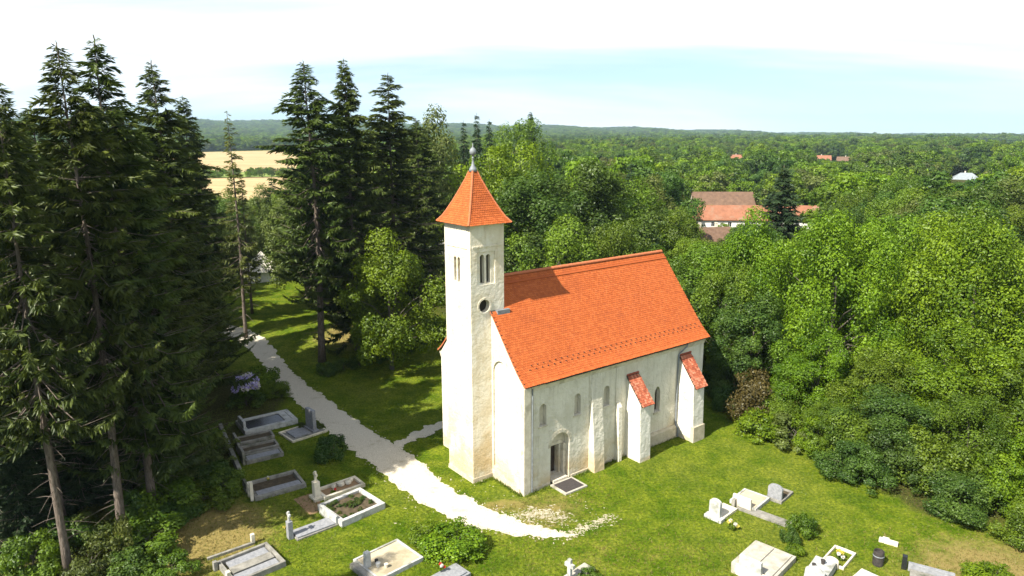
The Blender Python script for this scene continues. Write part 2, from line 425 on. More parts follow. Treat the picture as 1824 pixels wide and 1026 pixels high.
# gravel path -------------------------------------------------------
def catmull(P, n=12):
    P = [np.array(p, float) for p in P]; P = [2 * P[0] - P[1]] + P + [2 * P[-1] - P[-2]]; out = []
    for i in range(1, len(P) - 2):
        for k in range(n):
            t = k / n
            out.append(0.5 * ((2 * P[i]) + (-P[i - 1] + P[i + 1]) * t + (2 * P[i - 1] - 5 * P[i] + 4 * P[i + 1] - P[i + 2]) * t * t + (-P[i - 1] + 3 * P[i] - 3 * P[i + 1] + P[i + 2]) * t ** 3))
    out.append(P[-2]); return out
def strip(name, pts, n=24, across=10, zoff=0.012, seed=0.0, rag=0.35):
    C = catmull(pts, n); vs = []; fs = []
    for i, c in enumerate(C):
        d = C[min(i + 1, len(C) - 1)] - C[max(i - 1, 0)]; d = d[:2] / np.hypot(*d[:2]); nrm = np.array([-d[1], d[0]])
        hw = c[2] * 0.385
        eL = hw + rag * (noise.noise((c[0] * 1.1 + seed, c[1] * 1.1, 3.1)) + 0.6 * noise.noise((c[0] * 3.7, c[1] * 3.7, 7.0 + seed)))
        eR = hw + rag * (noise.noise((c[0] * 1.1, c[1] * 1.1 + seed, 9.7)) + 0.6 * noise.noise((c[0] * 3.7, c[1] * 3.7, 1.0 + seed)))
        for k in range(across + 1):
            s = -eL + (eL + eR) * k / across
            p = c[:2] + nrm * s
            vs.append((p[0], p[1], tz(p[0], p[1]) + zoff + 0.02 * (1 - abs(2 * k / across - 1)) + 0.3 * max(0, c[1] - 76) * 0.01))
    for i in range(len(C) - 1):
        for k in range(across):
            a = i * (across + 1) + k; fs.append((a, a + 1, a + across + 2, a + across + 1))
    me = bpy.data.meshes.new(name); me.from_pydata(vs, [], fs); me.shade_smooth(); return me
PATH = [(-70, 93, 3.4), (-56, 91.5, 3.4), (-44, 88.5, 3.2), (-36.0, 84.5, 3.6), (-31.4, 80.2, 3.6), (-27, 73.8, 2.9), (-22.2, 65.9, 3.0), (-17.2, 59, 3.3), (-12.8, 53, 3.6), (-8.8, 48.1, 4.0),
        (-5.8, 44.0, 3.6), (-3.1, 41.1, 3.2), (-0.9, 39.7, 2.7), (1.2, 38.8, 1.7), (2.6, 38.4, 1.0), (4.0, 38.3, 0.2)]
tag(link('gravel_path', strip('gravel_path', PATH), M['gravel']), kind='structure')
SIDE = [(-9.6, 50.0, 0.7), (-8.5, 51.5, 1.2), (-7.0, 53.4, 1.9), (-5.2, 55.3, 2.0), (-3.2, 57.2, 1.6), (-0.5, 59.3, 1.2)]
tag(link('side_path', strip('side_path', SIDE, 16, 8, 0.020, 4.4, 0.5), M['gravel']), kind='structure')
# thin gravel patches worn into the lawn where the path peters out
mb = MB()
for i in range(1100):
    if i < 620: t = random.random(); cx, cy = 0.6 + 2.5 * t + random.gauss(0, 0.5), 40.3 + 0.9 * math.sin(t * 3) - 0.6 * t + random.gauss(0, 0.35)
    elif i < 960: t = random.random(); cx, cy = 3.5 + 2.8 * t + random.gauss(0, .3), 38.4 + 2.0 * t + random.gauss(0, 0.25)
    else: cx, cy = random.uniform(-10, 6), random.uniform(38, 47); 
    r = random.uniform(0.012, 0.045) * (2.4 if i % 7 == 0 else 0.9); n = 9
    ph = random.random() * 6
    mb.add([(cx, cy, 0.03)] + [(cx + r * (1 + 0.45 * math.sin(3 * a + ph) * random.uniform(.3, 1)) * math.cos(a) * 1.5, cy + r * math.sin(a), 0.008) for a in [2 * math.pi * k / n for k in range(n)]],
           [(0, k + 1, (k + 1) % n + 1) for k in range(n)])
tag(mb.build('gravel_patches', M['gravel_thin'], fix=False), 'scattered pale gravel worn through the lawn at the end of the path', 'gravel', kind='stuff')
# loose stones along the path edge
mb = MB(); C = catmull(PATH[4:], 20)
for i in range(260):
    k = random.randrange(len(C) - 1); c = C[k]; d = C[k + 1] - C[k]; d = d[:2] / np.hypot(*d[:2]); s = random.choice((-1, 1)) * (c[2] * 0.385 + random.gauss(0.05, 0.22))
    x, y = c[0] - d[1] * s, c[1] + d[0] * s; r = random.uniform(0.025, 0.075); a = random.random() * 3
    q = [(x + r * math.cos(a + j * math.pi / 2) * random.uniform(.7, 1.3), y + r * math.sin(a + j * math.pi / 2) * random.uniform(.7, 1.3)) for j in range(4)]
    mb.add([(p[0], p[1], 0.0) for p in q] + [(x + (p[0] - x) * .6, y + (p[1] - y) * .6, r * 0.9) for p in q], [(4, 5, 6, 7), (0, 1, 5, 4), (1, 2, 6, 5), (2, 3, 7, 6), (3, 0, 4, 7)])
tag(mb.build('path_stones', M['pebble'], fix=False), 'loose pale stones along the edges of the gravel path', 'stones', kind='stuff')

# ------------------------------------------------------------------ church
CH = empty('church', (0.7258, 43.033, 0), TH, 'whitewashed stone church with orange tiled roof and slender bell tower', 'church')
L_, W_, HE, HR = 18.59, 9.92, 7.8, 13.93
SLP = (HR - HE) / (W_ / 2)
TA, TB, TC, TD, HT = -1.63, 1.08, 3.46, 6.50, 18.0
def PW(u, v, z=0.0):
    c, s = math.cos(TH), math.sin(TH)
    return (0.7258 + u * c - v * s, 43.033 + u * s + v * c, z)

def boolean(obj, cutters):
    for c in cutters:
        m = obj.modifiers.new('b', 'BOOLEAN'); m.object = c; m.operation = 'DIFFERENCE'; m.solver = 'EXACT'
    dg = bpy.context.evaluated_depsgraph_get(); dg.update()
    me = bpy.data.meshes.new_from_object(obj.evaluated_get(dg))
    obj.modifiers.clear(); old = obj.data; obj.data = me
    for c in cutters:
        md = c.data; bpy.data.objects.remove(c, do_unlink=True); bpy.data.meshes.remove(md)
    return obj
def arch(c, w, z0, z1, n=10, pointed=False):
    """outline of an arched opening centred at c: list of (x,z)"""
    h = w / 2; pts = [(c - h, z0), (c + h, z0)]
    if pointed:
        zs = z1 - w * 0.9
        for k in range(n + 1):
            a = k / n * rad(60); pts.append((c - h + w * math.cos(a), zs + w * math.sin(a) * 0.9 / 0.866))
        for k in range(n - 1, -1, -1):
            a = k / n * rad(60); pts.append((c + h - w * math.cos(a), zs + w * math.sin(a) * 0.9 / 0.866))
    else:
        zs = z1 - h
        for k in range(n + 1):
            a = math.pi * k / n; pts.append((c + h * math.cos(a), zs + h * math.sin(a)))
    return pts
def cutS(poly, v0, v1): return MB().prism(poly, 'y', v0, v1).build('cutter', None, CH)
def cutW(poly, u0, u1): return MB().prism(poly, 'x', u0, u1).build('cutter', None, CH)

# nave walls: closed gabled block
zt = HE - 0.16
nave = MB().prism([(0, -0.4), (W_, -0.4), (W_, zt), (W_ / 2, HR - 0.16), (0, zt)], 'x', 0, L_).build('nave_wall', M['limewash'], CH)
cut = []
WINS = [(1.68, 0.60, 4.55, 6.10, False), (4.82, 0.60, 4.55, 6.10, False), (7.66, 0.60, 4.50, 6.02, False)]
for c, ww, z0, z1, p in WINS: cut.append(cutS(arch(c, ww, z0, z1), -1, 0.36))
cut.append(cutS(arch(13.2, 0.62, 2.65, 4.72, 8, True), -1, 0.42))
cut.append(cutS(arch(3.25, 1.72, 0.0, 3.62, 14), -1, 0.66))
cut.append(cutS([(2.75, 0.25), (3.72, 0.25), (3.72, 2.55), (2.75, 2.55)], -0.5, 1.6))
cut.append(cutW(arch(2.45, 1.70, 0.9, 8.75, 14), -1, 0.14))
nave.select_set(False)
boolean(nave, cut)

def part(name, mat, mb, parent=CH, **kw): return mb.build(name, M[mat], parent, **kw)
# blind windows: recessed stone infill and a thin sill
for c, ww, z0, z1, p in WINS:
    wd = part('window', 'mortar_fill', MB().prism(arch(c, ww - 0.02, z0 + 0.01, z1 - 0.01), 'y', 0.29, 0.355))
    part('slit', 'dark_wood', MB().box(c - ww / 2 + 0.03, c - ww / 2 + 0.13, 0.27, 0.288, z0 + 0.06, z1 - 0.22), wd)  # dark strip put on the infill as shade of the left reveal
    part('sill', 'stone_trim', MB().box(c - ww / 2 - 0.08, c + ww / 2 + 0.08, -0.06, 0.10, z0 - 0.09, z0 - 0.002), wd)
wd = part('window', 'dark_wood', MB().prism(arch(13.2, 0.60, 2.66, 4.70, 8, True), 'y', 0.36, 0.41))
tag(wd, 'tall pointed window between the two buttresses')
part('sill', 'stone_trim', MB().box(12.82, 13.58, -0.10, 0.34, 2.50, 2.648, 0.0), wd)
mbx = MB().tube([(13.2, 0.33, 2.66), (13.2, 0.33, 4.6)], 0.02, 5)
for z in (3.1, 3.55, 4.0): mbx.tube([(12.9, 0.33, z), (13.5, 0.33, z)], 0.015, 5)
part('glazing_bar', 'iron', mbx, wd)

# portal
portal = part('portal', 'stone_trim', MB().prism(arch(3.25, 1.70, 2.55, 3.60, 14)[0:], 'y', 0.54, 0.655))
ring = MB(); n = 11
for k in range(n):   # arch stones around the portal, slightly proud of the wall
    a0, a1 = math.pi * (k + 0.03) / n, math.pi * (k + 0.97) / n; r0, r1 = 0.865, 1.10 + 0.03 * (k % 2)
    q = [(3.25 + r0 * math.cos(a0), 2.76 + r0 * math.sin(a0)), (3.25 + r1 * math.cos(a0), 2.76 + r1 * math.sin(a0)), (3.25 + r1 * math.cos(a1), 2.76 + r1 * math.sin(a1)), (3.25 + r0 * math.cos(a1), 2.76 + r0 * math.sin(a1))]
    part('arch_stone', 'stone_trim', MB().prism(q, 'y', -0.012 - 0.008 * (k % 3), 0.2), portal)
for sx_ in (2.39, 3.885):
    for k in range(5): part('jamb_stone', 'stone_trim', MB().box(sx_ - 0.012 * (k % 2), sx_ + 0.225, 0.36, 0.64, 0.12 + k * 0.49, 0.12 + (k + 1) * 0.49 - 0.02), portal)
part('lintel', 'stone_trim', MB().box(2.62, 3.88, 0.50, 0.70, 2.56, 2.80), portal)
door = part('door', 'dark_wood', MB().box(2.77, 3.70, 1.10, 1.17, 0.27, 2.54))
for k in range(5): part('plank', 'dark_wood', MB().box(2.78 + k * 0.183, 2.95 + k * 0.183, 1.075, 1.098, 0.29, 2.52), door)
part('handle', 'iron', MB().box(3.52, 3.56, 1.03, 1.074, 1.2, 1.42), door)
part('threshold', 'stone_trim', MB().box(2.6, 3.9, -0.12, 0.7, 0.10, 0.26), portal)
step = part('doorstep', 'concrete_pale', MB().box(2.25, 4.25, -1.75, -0.13, -0.05, 0.12), bevel=0.02)
part('door_mat', 'mat_rubber', MB().box(2.42, 4.05, -1.60, -0.32, 0.121, 0.145), step)

# carved relief above the portal: worn roughened stones
rng = random.Random(3)
for k in range(26):
    a = rng.uniform(0.1, math.pi - 0.1); r = rng.uniform(1.15, 1.75); u = 3.25 + r * math.cos(a) * 0.9; z = 2.76 + r * math.sin(a) * (1.25 if abs(a - 1.57) < 0.5 else 0.95); s = rng.uniform(0.07, 0.16)
    if u < 2.1: continue
    part('rubble_stone', 'stone_trim', MB().box(u - s, u + s, -0.003 - 0.007 * rng.random(), 0.05, z - s * 0.6, z + s * 0.6, 0.015), CH)

# corner strip, pilasters and plinth
part('corner_pilaster', 'stone_trim', MB().box(-0.035, 0.56, -0.13, 0.2, -0.2, 7.55), bevel=0.03)
def pil(u0, u1, prj, ztop, slope, mat='limewash'):
    return MB().prism([(0.05, -0.2), (-prj, -0.2), (-prj * 0.88, ztop - slope), (0.05, ztop)], 'x', u0, u1)
part('pilaster', 'limewash', MB().prism([(0.05, -0.2), (-0.66, -0.2), (-0.50, 2.6), (-0.09, 6.85), (0.05, 6.95)], 'x', 5.98, 7.0), bevel=0.03)
part('lesene', 'limewash', MB().box(5.9, 7.08, -0.07, 0.05, 5.2, 7.19))
part('pilaster', 'limewash', MB().prism([(0.05, -0.2), (-0.46, -0.2), (-0.34, 4.2), (-0.12, 4.55), (0.05, 4.6)], 'x', 8.62, 8.98), bevel=0.03)
part('lesene', 'limewash', MB().box(8.55, 9.1, -0.06, 0.05, 4.3, 7.19))
part('plinth', 'plinth_stone', MB().prism([(0.05, -0.2), (-0.26, -0.2), (-0.26, 0.88), (-0.10, 1.02), (0.05, 1.02)], 'x', 11.0, 15.5), bevel=0.02)
for (u0, u1) in ((0.57, 2.2), (4.3, 5.97), (7.02, 8.61), (9.03, 9.7)):
    part('plinth', 'plinth_stone', MB().prism([(0.05, -0.2), (-0.06, -0.2), (-0.04, 0.18), (0.05, 0.24)], 'x', u0, u1))
# eave cornice just below the tiles
part('cornice', 'stone_trim', MB().prism([(0.05, 7.20), (-0.06, 7.20), (-0.10, 7.40), (-0.2, 7.52), (-0.2, 7.60), (0.05, 7.60)], 'x', 0.565, L_ - 0.02))
part('cornice', 'stone_trim', MB().prism([(W_ - 0.05, 7.20), (W_ + 0.06, 7.20), (W_ + 0.2, 7.52), (W_ + 0.2, 7.60), (W_ - 0.05, 7.60)], 'x', 0.0, L_ - 0.02))

# tiles -------------------------------------------------------------
def tile_set(frames, wdt, lng, lift, mat, name, parent, seed=1):
    """frames: list of (origin, across, down, normal, width)"""
    r = random.Random(seed); vs = []; fs = []; var = []
    for (o, ax, dn, nm, wd) in frames:
        h = wd * 0.485; k = len(vs); j = r.uniform(-0.006, 0.006); l = lng * r.uniform(0.97, 1.03); up = lift + r.uniform(-0.004, 0.006)
        tp = [(-h, -0.03, 0.0), (h, -0.03, 0.0), (h, l * 0.78, up * 0.8), (h * 0.55, l, up), (-h * 0.55, l, up), (-h, l * 0.78, up * 0.8)]
        for x, y, z in tp: vs.append(o + ax * x + dn * (y + j) + nm * z)
        for x, y, z in tp[2:]: vs.append(o + ax * x + dn * (y + j) + nm * (z - 0.020))
        fs.append((k, k + 5, k + 4, k + 3, k + 2, k + 1)); v = r.random(); var.append(v)
        for a in range(3): fs.append((k + 2 + a, k + 3 + a, k + 7 + a, k + 6 + a)); var.append(v * 0.6)
    me = bpy.data.meshes.new(name); me.from_pydata([tuple(p) for p in vs], [], fs)
    a = me.attributes.new('var', 'FLOAT', 'FACE'); a.data.foreach_set('value', np.array(var, np.float32)); me.materials.append(mat)
    o = link(name, me, None, parent); o['kind'] = 'stuff'; return o
# roof profile (v,z) from ridge to eave with a slight bell-cast
prof = [(W_ / 2, HR)] + [(v, HE + SLP * v) for v in (4.0, 3.0, 2.0, 1.3)] + [(0.9, HE + SLP * 0.9 + 0.012), (0.55, HE + SLP * 0.55 + 0.05), (0.2, HE + SLP * 0.2 + 0.125), (-0.1, HE - 0.1 * SLP + 0.235), (-0.34, HE - 0.34 * SLP + 0.36)]
U0, U1 = -0.09, L_ + 0.30
def sample(prof, s):
    for a, b in zip(prof, prof[1:]):
        d = math.hypot(b[0] - a[0], b[1] - a[1])
        if s <= d or b is prof[-1]:
            t = s / d; return (a[0] + (b[0] - a[0]) * t, a[1] + (b[1] - a[1]) * t), ((b[0] - a[0]) / d, (b[1] - a[1]) / d)
        s -= d
plen = sum(math.hypot(b[0] - a[0], b[1] - a[1]) for a, b in zip(prof, prof[1:]))
# deck under the tiles
und = [(v, z - 0.10) for v, z in prof]
poly = prof + [(prof[-1][0], prof[-1][1] - 0.07)] + und[::-1][1:]
deckpoly = [(v, z - 0.02) for v, z in prof] + [(W_ - v, z - 0.02) for v, z in prof[::-1][:-1]]
inner = [(W_ - v, z - 0.12) for v, z in prof] [::-1]
roof = MB()
pp = [(v, z - 0.015) for v, z in prof]; full = pp + [(W_ - v, z) for v, z in pp[:-1][::-1]] if False else pp[::-1] + [(W_ - v, z) for v, z in pp[1:]]
low = [(v, z - 0.085) for v, z in full]
roofpoly = full + low[::-1]
n = len(full)
vs = []
for u in (U0, U1):
    vs += [(u, v, z) for v, z in full] + [(u, v, z) for v, z in low]
fs = []
for i in range(n - 1):
    fs += [(i, i + 1, 2 * n + i + 1, 2 * n + i), (n + i, 3 * n + i, 3 * n + i + 1, n + i + 1), (i, n + i, n + i + 1, i + 1), (2 * n + i, 2 * n + i + 1, 3 * n + i + 1, 3 * n + i)]
fs += [(0, 2 * n, 3 * n, n), (n - 1, 2 * n - 1, 4 * n - 1, 3 * n - 1)]
nroof = MB().add(vs, fs).build('nave_roof', M['dark_wood'], CH)
EXPO, TW = 0.165, 0.185
fr = []
nrow = int(plen / EXPO); ncol = int((U1 - U0) / TW)
for side in (0, 1):
    for i in range(nrow):
        s = plen - (i + 1) * EXPO - 0.02
        if s < 0: continue
        (v, z), (dv, dz) = sample(prof, s)
        if side: v, dv = W_ - v, -dv
        dn = Vector((0, dv, dz)); nm = Vector((0, dz, -dv)) if False else Vector((0, -dz * (-1 if dv > 0 else 1), abs(dv)))
        nm = Vector((0, dz * (1 if not side else -1), abs(dv))).normalized()
        for k in range(ncol):
            u = U0 + (k + 0.5 + (0.5 if i % 2 else 0.0)) * (U1 - U0) / (ncol + 0.5)
            if v < TD + 0.02 and v > TC - 0.02 and u < TB + 0.02: continue
            fr.append((Vector((u, v, z)) + nm * 0.012 + Vector((0, 0, 0.018 * noise.noise((u * 0.5, v * 0.5, 0.3))))
                       , Vector((1, 0, 0)) * (1 if not side else -1), dn, nm, (U1 - U0) / (ncol + 0.5)))
tile_set(fr, TW, EXPO * 1.45, 0.034, M['tile_new'], 'roof_tiles', nroof, 2)
# ridge tiles
def halfpipe(l, r, n=6, th=0.02):
    mb = MB(); vs = []
    for x, rr_ in ((0, r * 0.93), (l, r * 1.06)):
        for k in range(n + 1):
            a = rad(-8) + (math.pi + rad(16)) * k / n; vs.append((x, rr_ * math.cos(a), rr_ * math.sin(a) * 0.9))
    return mb.add(vs, [(k, k + 1, n + 2 + k, n + 1 + k) for k in range(n)] + [tuple(range(n + 1)), tuple(range(n + 1, 2 * n + 2))])
rt = halfpipe(0.40, 0.155).mesh('ridge_tile', M['tile_hip'])
k = 0; u = TB + 0.02
while u < U1 - 0.25:
    link('ridge_tile', rt, None, nroof, loc=(u, W_ / 2, HR + 0.02 + 0.006 * (k % 2))); u += 0.375; k += 1
(v, z), (dv, dz) = sample(prof, 0.62)
nmv = Vector((0, dz, -dv)); nmv = nmv if nmv.z > 0 else -nmv
bt = [Vector((0, v, z)) + Vector((0, dv, dz)) * a + nmv * b for a, b in ((-0.10, 0.02), (-0.10, 0.075), (0.05, 0.095), (0.05, 0.02))]
part('ridge_course', 'tile_new', MB().prism([(p.y, p.z) for p in bt], 'x', TB + 0.05, U1 - 0.02), nroof)
# snow guards: two staggered rows above the eave
sg = MB().box(-0.025, 0.025, -0.012, 0.012, 0.0, 0.09).box(-0.04, 0.04, -0.06, -0.013, 0.07, 0.09).mesh('snow_guard', M['iron'])
for row, s0 in ((0, plen - 1.05), (1, plen - 1.32)):
    (v, z), (dv, dz) = sample(prof, s0)
    for k in range(34):
        u = 0.9 + k * 0.53 + row * 0.265
        if u < U1 - 0.3: link('snow_guard', sg, None, nroof, loc=(u, v, z + 0.04))
# verge boards, mortared edge
for u0, u1 in ((U0 - 0.02, U0 + 0.0 - 0.002), (U1 + 0.002, U1 + 0.02)):
    mb = MB(); q = [(v, z + 0.03) for v, z in full]; q2 = [(v, z - 0.10) for v, z in full]
    for i in range(n - 1): mb.prism([q[i], q[i + 1], q2[i + 1], q2[i]], 'x', u0, u1)
    part('verge_board', 'tile_hip', mb, nroof)
# eaves gutter on the long side, in lengths
ge = prof[-1]
for a, b in ((1.6, 6.0), (6.0, 10.2), (10.2, 16.1)):
    mb = MB(); vs = []
    for x in (a, b - 0.02):
        for k in range(7):
            t = math.pi + math.pi * k / 6; vs.append((x, ge[0] - 0.02 + 0.07 * math.cos(t), ge[1] - 0.055 + 0.07 * math.sin(t)))
    mb.add(vs, [(k, k + 1, 8 + k, 7 + k) for k in range(6)])
    part('gutter', 'iron', mb, nroof, fix=False)
# downpipes
part('downpipe', 'zinc', MB().tube([(0.66, -0.14, 7.5), (0.66, -0.14, 0.1)], 0.05, 8), smooth=False)
part('downpipe', 'zinc', MB().tube([(16.1, -0.36, 7.62), (16.05, -0.34, 7.45), (15.50, -0.13, 6.95), (15.42, -0.09, 6.8), (15.42, -0.09, 1.1), (15.42, -0.34, 0.8), (15.42, -0.36, 0.1)], 0.06, 8))
# flashing at tower foot
part('flashing', 'zinc', MB().box(TB - 0.75, TB + 0.28, TC - 0.30, TC - 0.02, HE + SLP * TC - 0.33, HE + SLP * TC - 0.02), nroof)

# buttresses with tiled caps
def buttress(u0, u1, prj, zw, zf, plinth):
    b = MB().prism([(0.05, -0.3), (-prj - 0.14, -0.3), (-prj, zf - 0.9), (-prj + 0.02, zf - 0.05), (0.05, zw - 0.12)], 'x', u0, u1).build('buttress', M['limewash_clean'], CH, bevel=0.03)
    if plinth: part('plinth', 'plinth_stone', MB().box(u0 - 0.06, u1 + 0.06, -prj - 0.24, -prj + 0.1, -0.3, 1.25, 0.03), b)
    cap = MB().prism([(-0.0, zw), (-prj - 0.22, zf - 0.13), (-prj - 0.22, zf - 0.22), (0.0, zw - 0.10)], 'x', u0 - 0.07, u1 + 0.07).build('cap', M['dark_wood'], b)
    d = Vector((0, -prj - 0.22, zf - 0.13 - zw)); ln = d.length; d.normalize(); nm = Vector((0, d.z, -d.y))
    if nm.z < 0: nm = -nm
    fr = []; rows = int(ln / 0.17); cols = 8; wd = (u1 - u0 + 0.16) / cols
    for i in range(rows):
        s = ln - (i + 1) * 0.17 - 0.02
        for k in range(cols):
            off = 0.5 if i % 2 else 0.0
            if off and k == cols - 1: continue
            fr.append((Vector((u0 - 0.08 + (k + 0.5 + off) * wd, 0, zw)) + d * s + nm * 0.012, Vector((1, 0, 0)), d, nm, wd))
    tile_set(fr, wd, 0.25, 0.034, M['tile_old'], 'roof_tiles', cap, int(u0 * 10))
    l = u1 - u0 + 0.10
    nb = 3
    for k in range(nb): link('ridge_tile', halfpipe(l / nb, 0.09).mesh('ridge_tile', M['tile_old']), None, cap, loc=(u0 - 0.05 + k * l / nb, -0.03, zw + 0.02))
    return b
buttress(9.72, 10.86, 1.42, 6.35, 4.55, False)
buttress(15.62, 16.90, 1.55, 6.72, 4.60, True)

# tower -------------------------------------------------------------
tower = MB().box(TA, TB, TC, TD, -0.4, HT).build('tower_wall', M['limewash_tower'], CH)
cut = []
for c in (-0.66, -0.16): cut.append(cutS(arch(c, 0.34, 14.0, 15.92, 8), TC - 1, TC + 0.42))
cut.append(cutS([(-1.12, 13.9), (0.34, 13.9), (0.34, 16.1), (-1.12, 16.1)], TC - 1, TC + 0.07))
for c in (4.82, 5.25): cut.append(cutW(arch(c, 0.30, 14.0, 15.7, 8), TA - 1, TA + 0.40))
cut.append(cutS([(-0.55 + 0.44 * math.cos(a), 12.47 + 0.44 * math.sin(a)) for a in [2 * math.pi * k / 20 for k in range(20)]], TC - 1, TC + 0.45))
boolean(tower, cut)
for c in (-0.66, -0.16):
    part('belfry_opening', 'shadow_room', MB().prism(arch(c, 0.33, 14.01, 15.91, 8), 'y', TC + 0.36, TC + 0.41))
for c in (4.82, 5.25):
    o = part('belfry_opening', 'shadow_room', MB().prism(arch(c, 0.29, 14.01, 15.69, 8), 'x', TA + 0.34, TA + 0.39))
    for k in range(9): part('louvre', 'louvre_wood', MB().prism([(TA + 0.16, 14.05 + k * 0.145), (TA + 0.32, 14.15 + k * 0.145), (TA + 0.32, 14.17 + k * 0.145), (TA + 0.16, 14.07 + k * 0.145)], 'y', c - 0.145, c + 0.145), o)
part('mullion_column', 'stone_trim', MB().lathe([(0.085, 14.0), (0.085, 14.12), (0.055, 14.2), (0.05, 15.4), (0.08, 15.55), (0.10, 15.70)], 10, (-0.41, TC + 0.13)))
part('mullion_column', 'stone_trim', MB().lathe([(0.07, 14.0), (0.07, 14.12), (0.045, 14.2), (0.042, 15.3), (0.06, 15.42), (0.07, 15.5)], 10, (TA + 0.06, 5.035)))
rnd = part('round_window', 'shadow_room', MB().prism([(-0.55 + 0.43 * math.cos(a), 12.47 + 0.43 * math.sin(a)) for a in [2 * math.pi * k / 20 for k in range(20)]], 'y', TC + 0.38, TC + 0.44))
vs = []; fs = []; n = 24
for k in range(n):
    a = 2 * math.pi * k / n
    for r, y in ((0.44, 0.02), (0.44, -0.03), (0.56, -0.03), (0.57, 0.02)): vs.append((-0.55 + r * math.cos(a), TC + y, 12.47 + r * math.sin(a)))
for k in range(n):
    k2 = (k + 1) % n
    for j in range(3): fs.append((k * 4 + j, k2 * 4 + j, k2 * 4 + j + 1, k * 4 + j + 1))
part('surround', 'limewash_tower', MB().add(vs, fs), rnd)
# string ledge and eaves moulding
def ringbox(e, z0, z1): return MB().box(TA - e, TB + e, TC - e, TD + e, z0, z1)
part('string_course', 'limewash_tower', MB().box(TA + 0.15, TB - 0.2, TC - 0.055, TC + 0.05, 16.42, 16.52))
part('string_course', 'limewash_tower', MB().box(TA - 0.045, TA + 0.05, TC + 0.35, TD - 0.2, 16.35, 16.43))
part('eaves_moulding', 'limewash_tower', ringbox(0.10, HT - 0.16, HT - 0.002))
part('tower_foot', 'plinth_stone', MB().box(TA - 0.09, -0.003, TC - 0.08, TD + 0.09, -0.3, 0.30, 0.05))
# scar of older masonry on the north edge
part('corbel', 'stone_trim', MB().box(TA + 0.2, TA + 0.9, TD - 0.02, TD + 0.28, 8.2, 8.6, 0.05))
# nave front plinth
part('plinth', 'plinth_stone', MB().box(-0.13, 0.02, 0.25, TC - 0.15, -0.2, 0.36, 0.04))

# tower roof: concave pyramid
tcx, tcy = (TA + TB) / 2, (TC + TD) / 2
hx, hy = (TB - TA) / 2 + 0.36, (TD - TC) / 2 + 0.36
Z0, Z1 = HT - 0.06, 21.35
pf = [(0, 1.0), (0.10, 0.845), (0.2, 0.735), (0.4, 0.545), (0.6, 0.375), (0.8, 0.215), (1.0, 0.075)]
def tr_r(t):
    return float(np.interp(t, [p[0] for p in pf], [p[1] for p in pf]))
vs = [];
for t, r in pf:
    z = Z0 + (Z1 - Z0) * t
    vs += [(tcx - hx * r, tcy - hy * r, z), (tcx + hx * r, tcy - hy * r, z), (tcx + hx * r, tcy + hy * r, z), (tcx - hx * r, tcy + hy * r, z)]
fs = [(i * 4 + k, i * 4 + (k + 1) % 4, i * 4 + 4 + (k + 1) % 4, i * 4 + 4 + k) for i in range(len(pf) - 1) for k in range(4)]
fs += [(3, 2, 1, 0), tuple(range(len(vs) - 4, len(vs)))]
troof = MB().add(vs, fs).build('tower_roof', M['dark_wood'], CH)
fr = []; t = 0.0; i = 0
while True:
    r0 = tr_r(t); z = Z0 + (Z1 - Z0) * t
    dr = (tr_r(min(t + 0.03, 1)) - r0) / 0.03
    ds = math.hypot((Z1 - Z0), dr * hx)
    if t + 0.15 / ds > 1.0: break
    tt = t + 0.15 / ds; rt_ = tr_r(tt); zt_ = Z0 + (Z1 - Z0) * tt
    for sdir, (ax, h_other, h_self) in enumerate(((Vector((1, 0, 0)), hy, hx), (Vector((0, 1, 0)), hx, hy), (Vector((-1, 0, 0)), hy, hx), (Vector((0, -1, 0)), hx, hy))):
        outw = Vector((ax.y, -ax.x, 0)); half = h_self * (rt_ + r0) / 2
        c = max(1, round(2 * half / 0.19)); wd = 2 * half / c
        dnv = (outw * (h_other * (r0 - rt_)) + Vector((0, 0, z - zt_))).normalized(); nm = ax.cross(-dnv).normalized()
        if nm.dot(outw) < 0: nm = -nm
        base = Vector((tcx, tcy, 0)) + outw * (h_other * rt_) + Vector((0, 0, zt_))
        for k in range(c):
            fr.append((base + ax * (-half + (k + 0.5) * wd) + nm * 0.012, ax, dnv, nm, wd))
    t = tt; i += 1
tile_set(fr, 0.19, 0.20, 0.036, M['tile_new'], 'roof_tiles', troof, 5)
hp = halfpipe(0.30, 0.075, 5).mesh('hip_tile', M['tile_hip'])
for sx_, sy_ in ((-1, -1), (1, -1), (1, 1), (-1, 1)):
    pts = [Vector((tcx + sx_ * hx * r, tcy + sy_ * hy * r, Z0 + (Z1 - Z0) * t)) for t, r in pf]
    acc = 0.0; segs = [(a, b, (b - a).length) for a, b in zip(pts, pts[1:])]; tot = sum(s[2] for s in segs); s = 0.0
    while s < tot - 0.15:
        q = s
        for a, b, l in segs:
            if q <= l: break
            q -= l
        d = (a - b).normalized(); p = a + (b - a) * (q / l)
        o = link('hip_tile', hp, None, troof)
        xax = d; zax = (Vector((sx_, sy_, 0.8)).normalized()); zax = (zax - xax * zax.dot(xax)).normalized(); yax = zax.cross(xax)
        mt = Matrix((xax, yax, zax)).transposed().to_4x4(); mt.translation = p - d * 0.28 + zax * 0.01
        o.matrix_local = mt
        s += 0.27
fin = part('finial', 'zinc', MB().lathe([(0.30, 21.22), (0.24, 21.42), (0.11, 21.62), (0.07, 21.85), (0.055, 22.05), (0.10, 22.09), (0.055, 22.13), (0.05, 22.22), (0.13, 22.28), (0.20, 22.38), (0.225, 22.5), (0.20, 22.62), (0.13, 22.72), (0.045, 22.78), (0.03, 22.9), (0.012, 23.05)], 16, (tcx, tcy)), troof, smooth=True)

